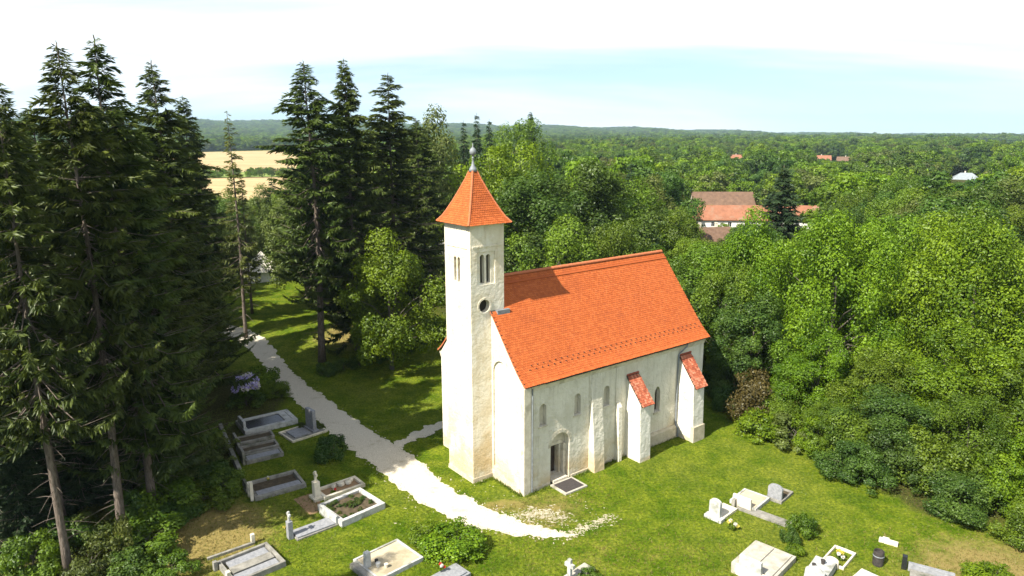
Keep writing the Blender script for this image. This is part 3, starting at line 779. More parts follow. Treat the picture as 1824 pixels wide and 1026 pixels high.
# ------------------------------------------------------------------ trees
def leaves(P, Nn, size, rng, aspect=0.62):
    n = len(P)
    rv = rng.normal(size=(n, 3)); t = np.cross(Nn, rv); t /= np.linalg.norm(t, axis=1)[:, None] + 1e-9
    b = np.cross(Nn, t); b /= np.linalg.norm(b, axis=1)[:, None] + 1e-9
    s = np.asarray(size)[:, None]
    bend = Nn * (s * 0.18)
    V = np.stack([P + t * s, P + b * s * aspect - bend, P - t * s, P - b * s * aspect - bend], 1).reshape(-1, 3)
    F = np.arange(4 * n).reshape(-1, 4)
    return V, F
def unit(rng, n):
    d = rng.normal(size=(n, 3)); return d / np.linalg.norm(d, axis=1)[:, None]
def broad_crown(seed, R, z0, z1, ncl, nleaf, leaf, low=0.0, lump=0.30, squash=1.0):
    """leaf cards gathered in clumps through a crown between heights z0 and z1"""
    rng = np.random.default_rng(seed)
    zc = z0 + (z1 - z0) * (0.46 - low * 0.2); hu, hd = z1 - zc, zc - z0
    d = unit(rng, ncl * 3); d = d[d[:, 2] > -0.75][:ncl]
    fr = rng.uniform(0.42, 0.92, len(d)) ** 0.6
    lob = 1 + 0.30 * np.sin(3 * np.arctan2(d[:, 1], d[:, 0]) + seed) + 0.18 * np.sin(5 * np.arctan2(d[:, 1], d[:, 0]) + 2.3 * seed)
    C = np.stack([d[:, 0] * R * fr * lob, d[:, 1] * R * fr * lob, np.where(d[:, 2] > 0, d[:, 2] * hu, d[:, 2] * hd) * fr], 1)
    cr = R * lump * (0.45 + 1.25 * rng.random(len(d)) ** 1.6)
    pick = rng.choice(len(d), nleaf, p=cr ** 2 / (cr ** 2).sum())
    dd = unit(rng, nleaf); out = C / (np.linalg.norm(C, axis=1)[:, None] + 1e-6)
    dd = dd + 0.45 * out[pick] + np.array([0, 0, 0.08]); dd /= np.linalg.norm(dd, axis=1)[:, None]
    rr_ = cr[pick] * rng.uniform(0.55, 1.08, nleaf)
    P = C[pick] + dd * rr_[:, None] * np.array([1, 1, 0.85 * squash]); P[:, 2] += zc
    # stray outer sprigs
    k = int(nleaf * 0.06); P[:k] += dd[:k] * (R * 0.10 * rng.random(k))[:, None]
    nn = dd * 1.0 + unit(rng, nleaf) * 0.75 + np.array([0, 0, 0.22]); nn /= np.linalg.norm(nn, axis=1)[:, None]
    clv = rng.random(len(d))
    var = np.clip(0.12 + 0.65 * clv[pick] + rng.normal(0, 0.2, nleaf), 0, 1)
    V, F = leaves(P, nn, leaf * rng.uniform(0.6, 1.3, nleaf), rng)
    return V, F, var, C + np.array([0, 0, zc])
def broad_trunk(seed, h, r, tips, z0, nb=14):
    rng = random.Random(seed); mb = MB()
    hh = z0 + (h - z0) * 0.62
    pts = [(0.12 * math.sin(k + seed) * k / 6, 0.12 * math.cos(1.7 * k + seed) * k / 6, hh * k / 6) for k in range(7)]
    mb.tube([(0, 0, -0.6)] + pts, [r * 1.45] + [r * (1.15 - 0.85 * k / 6) for k in range(7)], 8)
    tp = [tuple(t) for t in tips]; rng.shuffle(tp)
    for t in tp[:nb]:
        zb = min(max(t[2] * 0.55, z0 * 0.8), hh * 0.95); k = zb / hh
        b = Vector((pts[min(6, int(k * 6))][0], pts[min(6, int(k * 6))][1], zb)); e = Vector(t)
        m = b.lerp(e, 0.5) + Vector((0, 0, 0.10 * (e - b).length))
        rb = r * 0.42 * (1 - 0.5 * k)
        mb.tube([b, m, e], [rb, rb * 0.6, rb * 0.18], 5)
    return mb
class Proto:
    pass
PROTO = {}
def make_broad(key, seed, h, R, z0, ncl, nleaf, leaf, mat, trunk_r=0.22, low=0.0, lump=0.30, squash=1.0):
    V, F, var, C = broad_crown(seed, R, z0, h, ncl, nleaf, leaf, low, lump, squash)
    p = Proto(); p.h = h; p.R = R
    p.parts = [('crown', np_mesh('crown_' + key, V, F, M[mat], var)),
               ('trunk', broad_trunk(seed, h, trunk_r, C, z0).mesh('trunk_' + key, M['bark_broad'], True))]
    PROTO[key] = p
def make_spruce(key, seed, h, R, zb, mat, step=0.50, nbr=6, droop=1.0, dens=1.0, dead=True, thin=1.0, twl=1.0, bmat='bark_spruce', bare=0.3):
    rng = np.random.default_rng(seed); rp = random.Random(seed)
    mb = MB(); rt_ = h * 0.0092
    bend = lambda z: (0.10 * math.sin(z * 0.21 + seed), 0.10 * math.cos(z * 0.17 + seed * 2))
    n = 14
    mb.tube([(bend(h * k / n)[0], bend(h * k / n)[1], h * k / n - (0.6 if k == 0 else 0)) for k in range(n + 1)], [rt_ * (1.25 if k == 0 else 1) * (1 - 0.97 * k / n) + 0.012 for k in range(n + 1)], 8)
    PP, NN, SS, TT, VV, WW = [], [], [], [], [], []
    z = zb
    while z < h - 0.25:
        t = (z - zb) / (h - zb)
        prof_ = (1 - t) ** 0.80 * (0.55 + 0.45 * min(1, t / 0.16)) * R
        nb_ = max(4, int(nbr * (1 if t < 0.8 else 0.8)))
        a0 = rp.random() * 6.28
        for k in range(nb_):
            if rp.random() > dens: continue
            a = a0 + 6.283 * k / nb_ + rp.gauss(0, 0.18)
            ln = max(0.18, prof_ * (rp.uniform(0.55, 1.12) + (0.28 if rp.random() < 0.12 else 0)) * (1 + 0.20 * math.sin(2 * a + seed + z * 0.35))); bx, by = bend(z)
            zz_ = z + rp.uniform(-0.55, 0.55) * step * 1.6
            dr = droop * (0.45 * (1 - t) - 0.75 * max(0, t - 0.40) / 0.60) + rp.gauss(0, 0.10)
            ca, sa = math.cos(a), math.sin(a); bv = rp.gauss(0, 0.16)
            m_ = 6; pts = []
            for q in range(m_ + 1):
                s = q / m_; pts.append(Vector((bx + ca * ln * s, by + sa * ln * s, zz_ + ln * (-dr * math.sin(s * 2.2) + 0.30 * dr * s * s * 1.2))))
            if ln > 0.8: mb.tube([pts[0], pts[3], pts[6]], [0.010 + 0.011 * ln, 0.006 + 0.005 * ln, 0.005], 4, cap=False)
            # foliage sprays along the branch
            nt_ = max(4, int(ln / 0.043 * thin))
            for q in range(nt_):
                s = (q + rp.random()) / nt_
                if s < bare * min(1.0, ln / 2.0) * (1 - 0.6 * t): continue
                f_ = s * m_; i0 = min(m_ - 1, int(f_)); p = pts[i0].lerp(pts[i0 + 1], f_ - i0)
                for sd in (-1, 1):
                    tl = (0.13 + 0.09 * t + 0.25 * math.sin(math.pi * min(1, s * 0.93 + 0.07)) * min(1.0, ln / 2.2)) * rp.uniform(0.5, 1.6) * twl * 0.74
                    fa = a + sd * rp.uniform(0.30, 1.15)
                    hang = rp.gauss(0.95, 0.75) * (1.0 - 0.75 * t)
                    dv = Vector((math.cos(fa), math.sin(fa), -hang)); dv.normalize()
                    WW.append(1 - 0.45 * t); PP.append(p + dv * tl * 0.8); TT.append(dv); SS.append(tl)
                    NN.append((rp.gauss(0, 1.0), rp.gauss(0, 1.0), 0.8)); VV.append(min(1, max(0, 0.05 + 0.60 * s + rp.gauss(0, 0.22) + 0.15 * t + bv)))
            WW.append(0.6); PP.append(pts[-1]); TT.append((pts[-1] - pts[-2]).normalized()); SS.append(0.22); NN.append((0, 0, 1)); VV.append(0.8)
        z += step * (1.0 - 0.60 * t) * rp.uniform(0.8, 1.2)
    for k in range(6):
        WW.append(0.5); PP.append(Vector((bend(h)[0], bend(h)[1], h - 0.12 * k))); TT.append(Vector((0.3 * math.cos(k * 2.4), 0.3 * math.sin(k * 2.4), 1)).normalized()); SS.append(0.22); NN.append((math.cos(k), math.sin(k), 0)); VV.append(0.7)
    P = np.array([tuple(p) for p in PP]); T = np.array([tuple(p) for p in TT]); Nn = np.array(NN); S = np.array(SS)[:, None]
    B = np.cross(Nn, T); B /= np.linalg.norm(B, axis=1)[:, None] + 1e-9
    Nz = np.cross(T, B)
    wdt = S * rng.uniform(0.20, 0.36, (len(S), 1)) * np.array(WW)[:, None]
    Vv = np.stack([P - T * S * 0.9, P + B * wdt - Nz * wdt * 0.35, P + T * S, P - B * wdt - Nz * wdt * 0.35], 1).reshape(-1, 3)
    Ff = np.arange(len(Vv)).reshape(-1, 4)
    if dead:
        z = 2.0
        while z < zb + 2:
            a = rp.random() * 6.28; ln = rp.uniform(0.6, 2.2); b = Vector((0, 0, z)); e = Vector((ln * math.cos(a), ln * math.sin(a), z - 0.25 * ln + rp.uniform(-.2, .2)))
            mb.tube([b, b.lerp(e, 0.5) + Vector((0, 0, 0.08)), e], [0.030, 0.018, 0.006], 4, cap=False); z += rp.uniform(0.12, 0.34)
    p_ = Proto(); p_.h = h; p_.R = R
    p_.parts = [('crown', np_mesh('needles_' + key, Vv, Ff, M[mat], VV)), ('trunk', mb.mesh('trunk_' + key, M[bmat], True, False))]
    PROTO[key] = p_

make_spruce('spruce_a', 1, 28, 6.0, 4.5, 'needle', dens=0.92)
make_spruce('spruce_b', 2, 28, 5.0, 10.0, 'needle', droop=1.30, dens=0.86)
make_spruce('spruce_c', 3, 29, 6.6, 2.6, 'needle', nbr=7, droop=0.9, dens=0.93)
make_spruce('spruce_e', 8, 28, 6.2, 3.6, 'needle', nbr=7, droop=1.55, dens=0.9, step=0.56)
make_spruce('spruce_f', 9, 28, 6.0, 5.5, 'needle', nbr=6, droop=0.75, dens=0.84, step=0.46)
make_spruce('spruce_d', 4, 17, 3.9, 0.8, 'needle_blue', step=0.42, nbr=7, dead=False)
make_spruce('larch', 5, 25, 2.7, 6.0, 'needle_larch', step=0.6, nbr=4, dens=0.8, thin=0.6, droop=0.7)
make_spruce('spruce_far', 6, 22, 3.2, 2.0, 'needle_blue', step=0.8, nbr=6, dead=False, thin=0.35, twl=1.9)
make_broad('big_bright', 21, 16.5, 7.0, 0.8, 150, 46000, 0.125, 'leaf_bright', 0.30, 0.4, 0.175, 1.35)
make_broad('bright_a', 22, 13.0, 4.8, 0.4, 105, 30000, 0.115, 'leaf_bright', 0.20, 0.5, 0.20, 1.35)
make_broad('bright_b', 23, 13.0, 4.6, 0.4, 95, 28000, 0.115, 'leaf_mid', 0.20, 0.5, 0.205, 1.35)
make_broad('bright_c', 27, 13.0, 4.8, 0.4, 85, 29000, 0.12, 'leaf_bright', 0.20, 0.4, 0.22, 1.35)
make_broad('mid_a', 24, 15.0, 5.0, 1.6, 85, 22000, 0.15, 'leaf_mid', 0.24, 0.1, 0.22, 1.35)
make_broad('mid_b', 25, 16.0, 4.6, 1.6, 78, 20000, 0.15, 'leaf_dark', 0.24, 0.1, 0.23, 1.35)
make_broad('olive_a', 26, 14.0, 4.6, 1.6, 75, 19000, 0.15, 'leaf_olive', 0.22, 0.1, 0.23, 1.35)
make_broad('thicket_a', 46, 3.2, 2.2, 0.02, 75, 15000, 0.075, 'leaf_mid', 0.06, 0.9, 0.22)
make_broad('thicket_b', 47, 3.2, 2.2, 0.02, 70, 15000, 0.075, 'leaf_bright', 0.06, 0.9, 0.23)
make_broad('thicket_c', 48, 3.2, 2.2, 0.02, 65, 14000, 0.075, 'leaf_dark', 0.06, 0.9, 0.24)
make_broad('far_a', 31, 15.0, 5.2, 1.5, 60, 4200, 0.34, 'leaf_mid', 0.24, 0.1, 0.25)
make_broad('far_b', 32, 16.0, 5.0, 1.5, 60, 4200, 0.34, 'leaf_dark', 0.24, 0.1, 0.25)
make_broad('far_c', 33, 14.0, 4.8, 1.5, 60, 4200, 0.34, 'leaf_olive', 0.24, 0.1, 0.25)
make_broad('far_d', 34, 15.0, 5.4, 1.5, 60, 4200, 0.34, 'leaf_bright', 0.24, 0.1, 0.25)
make_broad('bush_a', 41, 1.7, 1.25, 0.05, 34, 5200, 0.075, 'leaf_bright', 0.05, 0.6, 0.34)
make_broad('bush_b', 42, 1.7, 1.2, 0.05, 30, 4200, 0.085, 'leaf_mid', 0.05, 0.6, 0.36)
make_broad('bush_c', 43, 1.8, 1.2, 0.05, 26, 3800, 0.085, 'leaf_dark', 0.05, 0.6, 0.38)
make_broad('bush_red', 44, 3.2, 2.3, 0.1, 34, 6500, 0.11, 'leaf_red', 0.08, 0.6, 0.34)
make_broad('bush_olive', 45, 1.8, 1.4, 0.05, 30, 4200, 0.09, 'leaf_olive', 0.05, 0.6, 0.34)

def plant(key, name, label, cat, x, y, h, R=None, group=None, rz=None, z=None, lean=(0, 0)):
    p = PROTO[key]; r = empty(name, (x, y, tz(x, y) if z is None else z), random.random() * 6.283 if rz is None else rz, label, cat, group)
    sz = h / p.h; sr = (R / p.R) if R else sz
    e_ = random.uniform(-0.13, 0.13) if key.startswith(('mid', 'far', 'thick', 'olive', 'bright', 'big')) else 0.0
    r.scale = (sr * (1 + e_), sr * (1 - e_), sz); r.rotation_euler = (lean[0], lean[1], r.rotation_euler[2])
    for nm, me in p.parts:
        o = bpy.data.objects.new(nm, me); COL.objects.link(o); o.parent = r
    return r

# left stand of spruces
SPR = [
    ('spruce_a', -23.1, 41.0, 29.0, 6.1, 'tallest spruce of the left stand, its tip highest in the picture'),
    ('spruce_b', -23.2, 38.0, 28.2, 4.9, 'tall spruce just left of the tallest one, with open spiky top'),
    ('spruce_a', -27.5, 56.3, 29.1, 6.4, 'dense dark spruce at the right edge of the left stand'),
    ('spruce_b', -24.3, 34.3, 26.2, 4.2, 'spruce with pale bare leaning trunk at the lower left edge'),
    ('spruce_a', -29.8, 60.5, 24.5, 5.4, 'low wide spruce overhanging the path behind the dark spruce'),
    ('spruce_b', -25.6, 48.0, 25.5, 6.2, 'spruce standing inside the left stand behind the tallest one'),
    ('spruce_e', -30.5, 46.0, 25.4, 6.2, 'broad spruce at the left edge of the picture behind the front trunks'),
    ('spruce_f', -41.0, 75.0, 26.0, 5.6, 'spruce rising between the dark spruce and the wheat field'),
    ('spruce_f', -29.5, 53.0, 24.0, 6.0, 'shorter spruce filling the middle of the left stand'),
    ('spruce_a', -23.4, 44.5, 21.0, 4.5, 'slim spruce with dead lower twigs above the shaded graves'),
    ('spruce_b', -27.6, 39.0, 24.0, 4.8, 'spruce with thin grey trunk second from the left edge'),
    ('spruce_e', -34.5, 58.0, 25.0, 6.0, 'spruce deep in the left stand with only its top showing'),
    ('spruce_b', -29.0, 35.5, 23.0, 4.4, 'leftmost spruce, cut by the edge of the picture'),
    ('spruce_f', -33.0, 61.0, 24.0, 6.2, 'spruce filling the gap left of the dark spruce top'),
    ('spruce_a', -39.0, 66.0, 26.0, 6.2, 'far spruce of the left stand seen between the tall tips'),
    ('spruce_b', -42.0, 60.0, 25.5, 6.5, 'far spruce at the left picture edge near the horizon'),
    ('spruce_e', -36.0, 52.0, 24.5, 6.2, 'spruce behind the front trunks at the far left'),
    ('spruce_c', -31.0, 49.5, 22.0, 6.0, 'low branched spruce in the dark heart of the left stand'),
    ('spruce_f', -26.5, 52.5, 20.0, 5.4, 'low branched spruce behind the shaded graves'),
    ('spruce_e', -30.4, 64.8, 17.0, 4.8, 'low drooping spruce at the bend of the path'),
    ('spruce_d', -27.6, 41.3, 9.5, 2.6, 'young spruce between the two nearest bare trunks'),
    ('spruce_d', -24.9, 46.2, 10.0, 2.6, 'young spruce in the shade left of the grave wall'),
    ('spruce_d', -28.8, 37.4, 8.0, 2.4, 'short young spruce low at the left picture edge'),
    ('spruce_d', -26.0, 50.3, 11.0, 2.9, 'young spruce deep behind the shaded graves'),
    ('spruce_d', -30.2, 42.8, 11.0, 3.0, 'bushy young spruce at the far left behind the trunks'),
    ('spruce_d', -26.8, 43.5, 11.0, 2.8, 'young spruce under the tall trunks at left'),
    ('spruce_d', -29.3, 40.0, 9.0, 2.5, 'young spruce near the left picture edge below the crowns'),
]
for i, (k, x, y, h, R, lb) in enumerate(SPR):
    plant(k, 'spruce_tree', lb, 'spruce', x, y, h, R, 'spruces of the left stand')
SPR2 = [
    ('spruce_b', -19.9, 71.0, 30.2, 7.0, 'left one of three tall spruces behind the path, with bare dark trunk'),
    ('spruce_c', -16.9, 74.0, 30.5, 6.7, 'middle one of three tall spruces behind the path'),
    ('spruce_f', -13.3, 79.0, 29.2, 7.7, 'right one of three tall spruces, nearest to the church tower'),
    ('spruce_a', -24.2, 87.0, 24.5, 5.0, 'shorter spruce left of the three tall spruces'),
    ('spruce_b', -12.3, 94.0, 25.4, 6.0, 'spruce half hidden between the three tall spruces and the tower'),
    ('spruce_e', -22.5, 90.0, 22.0, 5.4, 'spruce showing dark behind the three tall spruces'),
    ('spruce_c', -39.0, 86.5, 28.0, 6.2, 'spruce standing before the left part of the wheat field'),
    ('spruce_e', -27.0, 100.0, 17.0, 4.2, 'olive tinted spruce at the right edge of the wheat field'),
]
for k, x, y, h, R, lb in SPR2: plant(k, 'spruce_tree', lb, 'spruce', x, y, h, R, 'spruces behind the path')
plant('larch', 'larch_tree', 'thin pale green larch standing before the wheat field', 'larch', -31.3, 80.0, 25.8, 2.6)
plant('larch', 'larch_tree', 'shorter thin larch beside the path bend', 'larch', -35.0, 92.0, 19.0, 2.2)
# off to the lower left, beyond the picture edge: its shadow streaks fall over the near graves
plant('spruce_b', 'spruce_tree', 'spruce beyond the lower left corner whose shadow streaks the lawn', 'spruce', -24.0, 20.0, 24, 3.0)

# lawn tree and tree behind the tower
plant('bright_c', 'broadleaf_tree', 'leafy tree on the lawn between the spruces and the church', 'tree', -12.3, 68.8, 13.4, 5.0)
plant('bright_a', 'broadleaf_tree', 'bright green rounded tree right behind the tower spire', 'tree', -1.8, 100.0, 22.5, 8.0)
plant('mid_b', 'broadleaf_tree', 'dark leafy tree in the gap between tower and nave ridge', 'tree', 5.5, 84.0, 13.5, 5.5)

# trees on the right, nearest the church and cemetery
RT = [
    ('bright_b', 20.6, 66, 12.0, 4.6, 'leafy tree right behind the east end of the church roof'),
    ('bright_b', 16.5, 74, 11.0, 4.4, 'tree just above the far end of the church ridge'),
    ('mid_b', 21.8, 61.5, 9.0, 3.6, 'dark leafy tree beside the church east corner'),
    ('bright_c', 25.0, 72, 14.5, 5.4, 'tall mid green tree between the church and the big bright trees'),
    ('big_bright', 29.6, 63.0, 16.6, 7.6, 'big bright green tree, left one of the two on the right'),
    ('bright_a', 36.5, 69.5, 16.0, 5.2, 'bright green tree in the saddle between the two big ones'),
    ('big_bright', 41.5, 61.5, 17.6, 7.8, 'biggest bright green tree, right one of the two on the right'),
    ('bright_b', 52.0, 65, 17.0, 6.2, 'mid green tree at the right edge under the horizon'),
    ('mid_a', 46.0, 74, 16.5, 5.6, 'tree top showing behind the biggest bright tree'),
    ('bright_a', 25.5, 55.5, 7.4, 3.6, 'tree with dark hollows behind the reddish shrub'),
    ('bright_c', 47.5, 53, 14.5, 5.8, 'tall leafy tree at the right picture edge, halfway down'),
    ('bright_b', 28.6, 52.0, 7.6, 3.8, 'small leafy tree above the cemetery edge'),
    ('bright_a', 34.0, 51.5, 9.5, 4.8, 'rounded bright tree second along the cemetery edge'),
    ('bright_b', 39.2, 47.5, 10.5, 4.8, 'mid green tree at the lower right edge of the wood'),
    ('mid_b', 27.2, 47.6, 5.4, 3.0, 'dark low tree overhanging the right hand graves'),
    ('bright_b', 31.5, 45.4, 6.6, 3.4, 'dark green thicket tree behind the dry grass corner'),
    ('bright_c', 35.4, 42.0, 7.0, 3.4, 'thicket tree at the lower right picture corner'),
    ('bright_b', 24.2, 50.0, 4.2, 2.4, 'low thicket tree just right of the church lawn'),
    ('mid_b', 18.6, 68.5, 8.5, 4.0, 'shaded tree filling the gap behind the church east gable'),
    ('mid_b', 14.0, 70.5, 7.5, 3.8, 'dark tree hidden low behind the nave'),
]
for k, x, y, h, R, lb in RT: plant(k, 'broadleaf_tree', lb, 'tree', x, y, h * 1.04, R * 0.92, 'trees of the wood right of the church')
plant('spruce_d', 'spruce_tree', 'dark blue green spruce in front of the long red roofed house', 'spruce', 38.2, 100, 20.0, 6.0)
plant('bush_red', 'shrub', 'reddish brown shrub at the wood edge right of the church', 'shrub', 21.3, 57.0, 3.6, 2.3)
plant('bush_c', 'shrub', 'small dark bush in the shade beside the church east end', 'shrub', 18.8, 58.5, 2.0, 1.2)
plant('bush_a', 'shrub', 'light green low bush on the sunny lawn edge right of the church', 'shrub', 19.9, 52.5, 1.7, 1.9)
plant('bush_olive', 'shrub', 'yellowish bush beside the light green low bush', 'shrub', 21.9, 51.0, 1.9, 2.0)
plant('thicket_a', 'shrub', 'mid green bush below the reddish shrub', 'shrub', 22.3, 54.0, 2.4, 1.6)
plant('thicket_c', 'shrub', 'dark round bush at the foot of the right wood, behind the headstones', 'shrub', 24.0, 45.0, 2.6, 2.2)
plant('thicket_c', 'shrub', 'dark bush over the dry grass at the right', 'shrub', 28.6, 41.2, 2.4, 2.4)
plant('thicket_a', 'shrub', 'bush in the lower right corner by the picture edge', 'shrub', 31.5, 37.6, 2.6, 2.1)
plant('bush_a', 'shrub', 'small bright bush in the dry grass corner', 'shrub', 25.8, 33.6, 0.9, 1.2)
edge = [('thicket_b', 23.3, 50.2, 2.6, 2.0, 'light thicket bush beside the yellowish bush'), ('thicket_a', 25.6, 48.0, 3.6, 2.4, 'thicket bush under the dark low tree by the graves'),
        ('thicket_c', 26.4, 45.2, 3.2, 2.3, 'shadowy thicket bush between lawn and right wood'), ('thicket_a', 29.0, 44.0, 3.8, 2.6, 'thicket bush in the middle of the right wood edge'),
        ('thicket_b', 31.4, 41.6, 3.4, 2.4, 'bright thicket bush above the dry grass corner'), ('thicket_a', 33.6, 39.4, 3.2, 2.3, 'thicket bush near the right picture edge'),
        ('thicket_b', 22.8, 55.6, 3.0, 2.0, 'thicket bush just behind the reddish shrub'), ('thicket_c', 19.6, 61.5, 3.4, 2.2, 'shaded thicket bush behind the church east end'), ('thicket_c', 22.5, 64.5, 4.0, 2.6, 'dark thicket in the hollow beyond the church')]
for k, x, y, h, R, lb in edge: plant(k, 'shrub', lb, 'shrub', x, y, h, R, 'thicket along the right wood')
# bushes on the lawn
plant('bush_a', 'shrub', 'rounded bright green bush beside the gravel path in front', 'shrub', -3.3, 36.9, 1.25, 1.75)
plant('bush_a', 'shrub', 'flat bright bush merging with the rounded one by the path', 'shrub', -5.0, 38.0, 0.8, 1.2)
plant('bush_c', 'shrub', 'dark clipped ball bush in the shade by the path', 'shrub', -13.4, 48.8, 1.7, 1.15)
plant('bush_a', 'shrub', 'light green bush at the left edge of the path near the flowers', 'shrub', -23.3, 63.0, 2.2, 1.4)
plant('thicket_a', 'shrub', 'mid green bush between the lilac flowers and the path', 'shrub', -22.0, 61.2, 1.5, 1.4)
plant('bush_b', 'shrub', 'leafy weed clump at the bottom edge left of the old slabs', 'shrub', -18.7, 34.4, 1.0, 1.0)
# low clipped hedge behind the lawn
hed = [(-18.6, 67.6), (-17.2, 68.6), (-15.8, 69.6), (-14.4, 70.9), (-13.0, 72.4), (-11.6, 74.2), (-10.2, 76.2), (-8.9, 78.3), (-7.6, 80.4)]
hl = ['near left end', 'second bush from the left end', 'third bush from the left end', 'bush before the spruce trunk', 'middle bush', 'bush under the lawn tree', 'bush right of the lawn tree', 'second bush from the tower', 'far end close to the tower']
for (x, y), l in zip(hed, hl):
    plant('bush_c', 'hedge_bush', 'low dark clipped hedge behind the lawn, ' + l, 'hedge', x, y, 1.15, 1.05, 'low hedge behind the lawn')
# undergrowth below the left stand
ug = [(-20.4, 41.8), (-21.6, 39.6), (-22.6, 36.0), (-21.2, 36.6), (-20.2, 44.6), (-22.2, 43.2), (-24.6, 45.5), (-20.9, 34.8), (-22.0, 47.0), (-24.0, 50.5), (-26.6, 37.2), (-25.4, 40.2), (-19.3, 43.2), (-27.8, 44.0), (-25.8, 43.8), (-28.4, 47.0), (-24.2, 47.6), (-22.6, 49.4), (-26.4, 34.6), (-28.2, 36.6), (-25.2, 37.6), (-22.2, 41.6), (-23.6, 40.0), (-26.2, 46.4), (-29.8, 43.0), (-21.6, 45.2), (-23.0, 34.4), (-27.2, 49.6)]
for i, (x, y) in enumerate(ug):
    plant(('bush_b', 'bush_c', 'bush_olive')[i % 3], 'undergrowth_shrub', ('mid green', 'dark green', 'olive green')[i % 3] + (' undergrowth shrub among the bare trunks of the left spruces' if x < -23 else ' undergrowth shrub where the left spruces meet the sunny grass' if y < 42 else ' undergrowth shrub in the shade left of the graves'), 'shrub', x, y, 0.9 + (1.4 if x < -22 else 0.6) * random.random(), 1.0 + 0.8 * random.random(), 'undergrowth below the left spruces')

# taller landmarks behind the church
plant('mid_a', 'broadleaf_tree', 'tall domed tree breaking the horizon right of the tower', 'tree', 1.1, 180, 29.5, 8.0)
plant('spruce_d', 'spruce_tree', 'small dark spruce poking above the horizon beside the domed tree', 'spruce', 5.0, 190, 32.0, 5.0)
for x, y, h, lb in ((-8.0, 165, 30, 'tallest of the dark spruces on the horizon left of the spire'), (-5.2, 170, 29, 'spruce on the horizon directly above the spire'), (-11.0, 166, 28.5, 'leftmost dark spruce on the horizon above the tower')):
    plant('spruce_far', 'spruce_tree', lb, 'spruce', x, y, h, 3.0, 'spruces on the horizon above the spire')
plant('olive_a', 'broadleaf_tree', 'olive green tall tree on the horizon between spruces and tower', 'tree', -13.2, 112, 26, 6.0)

# ------------------------------------------------------------------ houses
def house(name, label, x, y, z, rz, ln, wd, hw, hr, rm, wm, wins=3, chim=1, group=None, hip=0.0):
    h = empty(name, (x, y, z), rz, label, 'house', group)
    MB().prism([(-wd / 2, -1.0), (wd / 2, -1.0), (wd / 2, hw), (0, hw + hr - 0.12), (-wd / 2, hw)] if not hip else [(-wd / 2, -1.0), (wd / 2, -1.0), (wd / 2, hw), (-wd / 2, hw)], 'x', -ln / 2, ln / 2).build('wall', M[wm], h)
    e = 0.5; sl = hr / (wd / 2); mb = MB(); z0 = hw - e * sl
    if hip:
        a, b, c_, d_ = (-ln / 2 - e, -wd / 2 - e, z0), (ln / 2 + e, -wd / 2 - e, z0), (ln / 2 + e, wd / 2 + e, z0), (-ln / 2 - e, wd / 2 + e, z0)
        r0, r1 = (-ln / 2 + hip, 0, hw + hr), (ln / 2 - hip, 0, hw + hr)
        mb.add([a, b, c_, d_, r0, r1], [(0, 1, 5, 4), (1, 2, 5), (2, 3, 4, 5), (3, 0, 4), (3, 2, 1, 0)])
    else:
        mb.prism([(-wd / 2 - e, z0), (0, hw + hr), (wd / 2 + e, z0), (wd / 2 + e, z0 - 0.16), (0, hw + hr - 0.16), (-wd / 2 - e, z0 - 0.16)], 'x', -ln / 2 - e * 0.6, ln / 2 + e * 0.6)
    rf = mb.build('roof', M[rm], h)
    for k in range(chim):
        cx = -ln / 2 + ln * (k + 0.6) / (chim + 0.3)
        c = MB().box(cx - 0.3, cx + 0.3, 0.3, 0.9, hw + hr - 1.2, hw + hr + 0.9).box(cx - 0.36, cx + 0.36, 0.24, 0.96, hw + hr + 0.9, hw + hr + 1.02)
        c.build('chimney', M['wall_cream'], rf)
    for k in range(wins):
        cx = -ln / 2 + ln * (k + 0.5) / wins
        wq = MB().box(cx - 0.55, cx + 0.55, -wd / 2 - 0.03, -wd / 2 + 0.05, 1.0, 2.3).build('window', M['wall_white'], h)
        for s in (-1, 1): MB().box(cx + (0.03 if s > 0 else -0.48), cx + (0.48 if s > 0 else -0.03), -wd / 2 - 0.045, -wd / 2 - 0.032, 1.08, 2.22).build('pane', M['pane'], wq)
    return h
HOUSES = [   # (x, y, half angle guard in degrees, eave height z) used to keep sight lines open
]
def hz(x, y): return tz(x, y)
def add_house(name, label, x, y, rz, ln, wd, hw, hr, rm, wm, wins, chim, guard, hip=0.0, z=None, look=0.3):
    z = hz(x, y) if z is None else z
    house(name, label, x, y, z, rz, ln, wd, hw, hr, rm, wm, wins, chim, None, hip)
    HOUSES.append((x, y, guard, z + hw * look))
add_house('long_house', 'long white house with faded red tiled roof among the trees', 70.0, 206, rad(-3), 38, 8.5, 3.3, 3.4, 'roof_red', 'wall_white', 8, 0, 6.0, z=-3.8, look=0.4)
add_house('brown_roof_house', 'house with dull brown roof behind the long red roof', 70.5, 238, rad(-2), 20, 9, 4.6, 4.2, 'roof_brown', 'wall_cream', 4, 0, 3.0, z=-4.6, look=1.0)
add_house('small_house', 'small house with old brown tiled roof and two chimneys below the long house', 48.5, 172, rad(10), 10, 7, 2.6, 2.8, 'roof_brown', 'wall_cream', 2, 2, 2.2, z=-4.4, look=1.0)
add_house('grey_roof_house', 'white house with light grey hipped roof far to the right', 274, 430, rad(-25), 15, 11, 4.0, 3.6, 'roof_grey', 'wall_white', 3, 1, 1.8, 4.5, z=-8.0, look=0.5)
add_house('distant_red_house', 'small distant house with bright red roof', 232, 740, rad(-10), 17, 10, 4.5, 4.5, 'roof_red', 'wall_white', 3, 1, 1.1, z=-8.0, look=1.0)
add_house('distant_pink_house', 'distant house with pale reddish roof, left one of the far pair', 303, 700, rad(-18), 16, 10, 4.5, 4.0, 'roof_red', 'wall_cream', 3, 1, 1.2, z=-7.0, look=1.0)
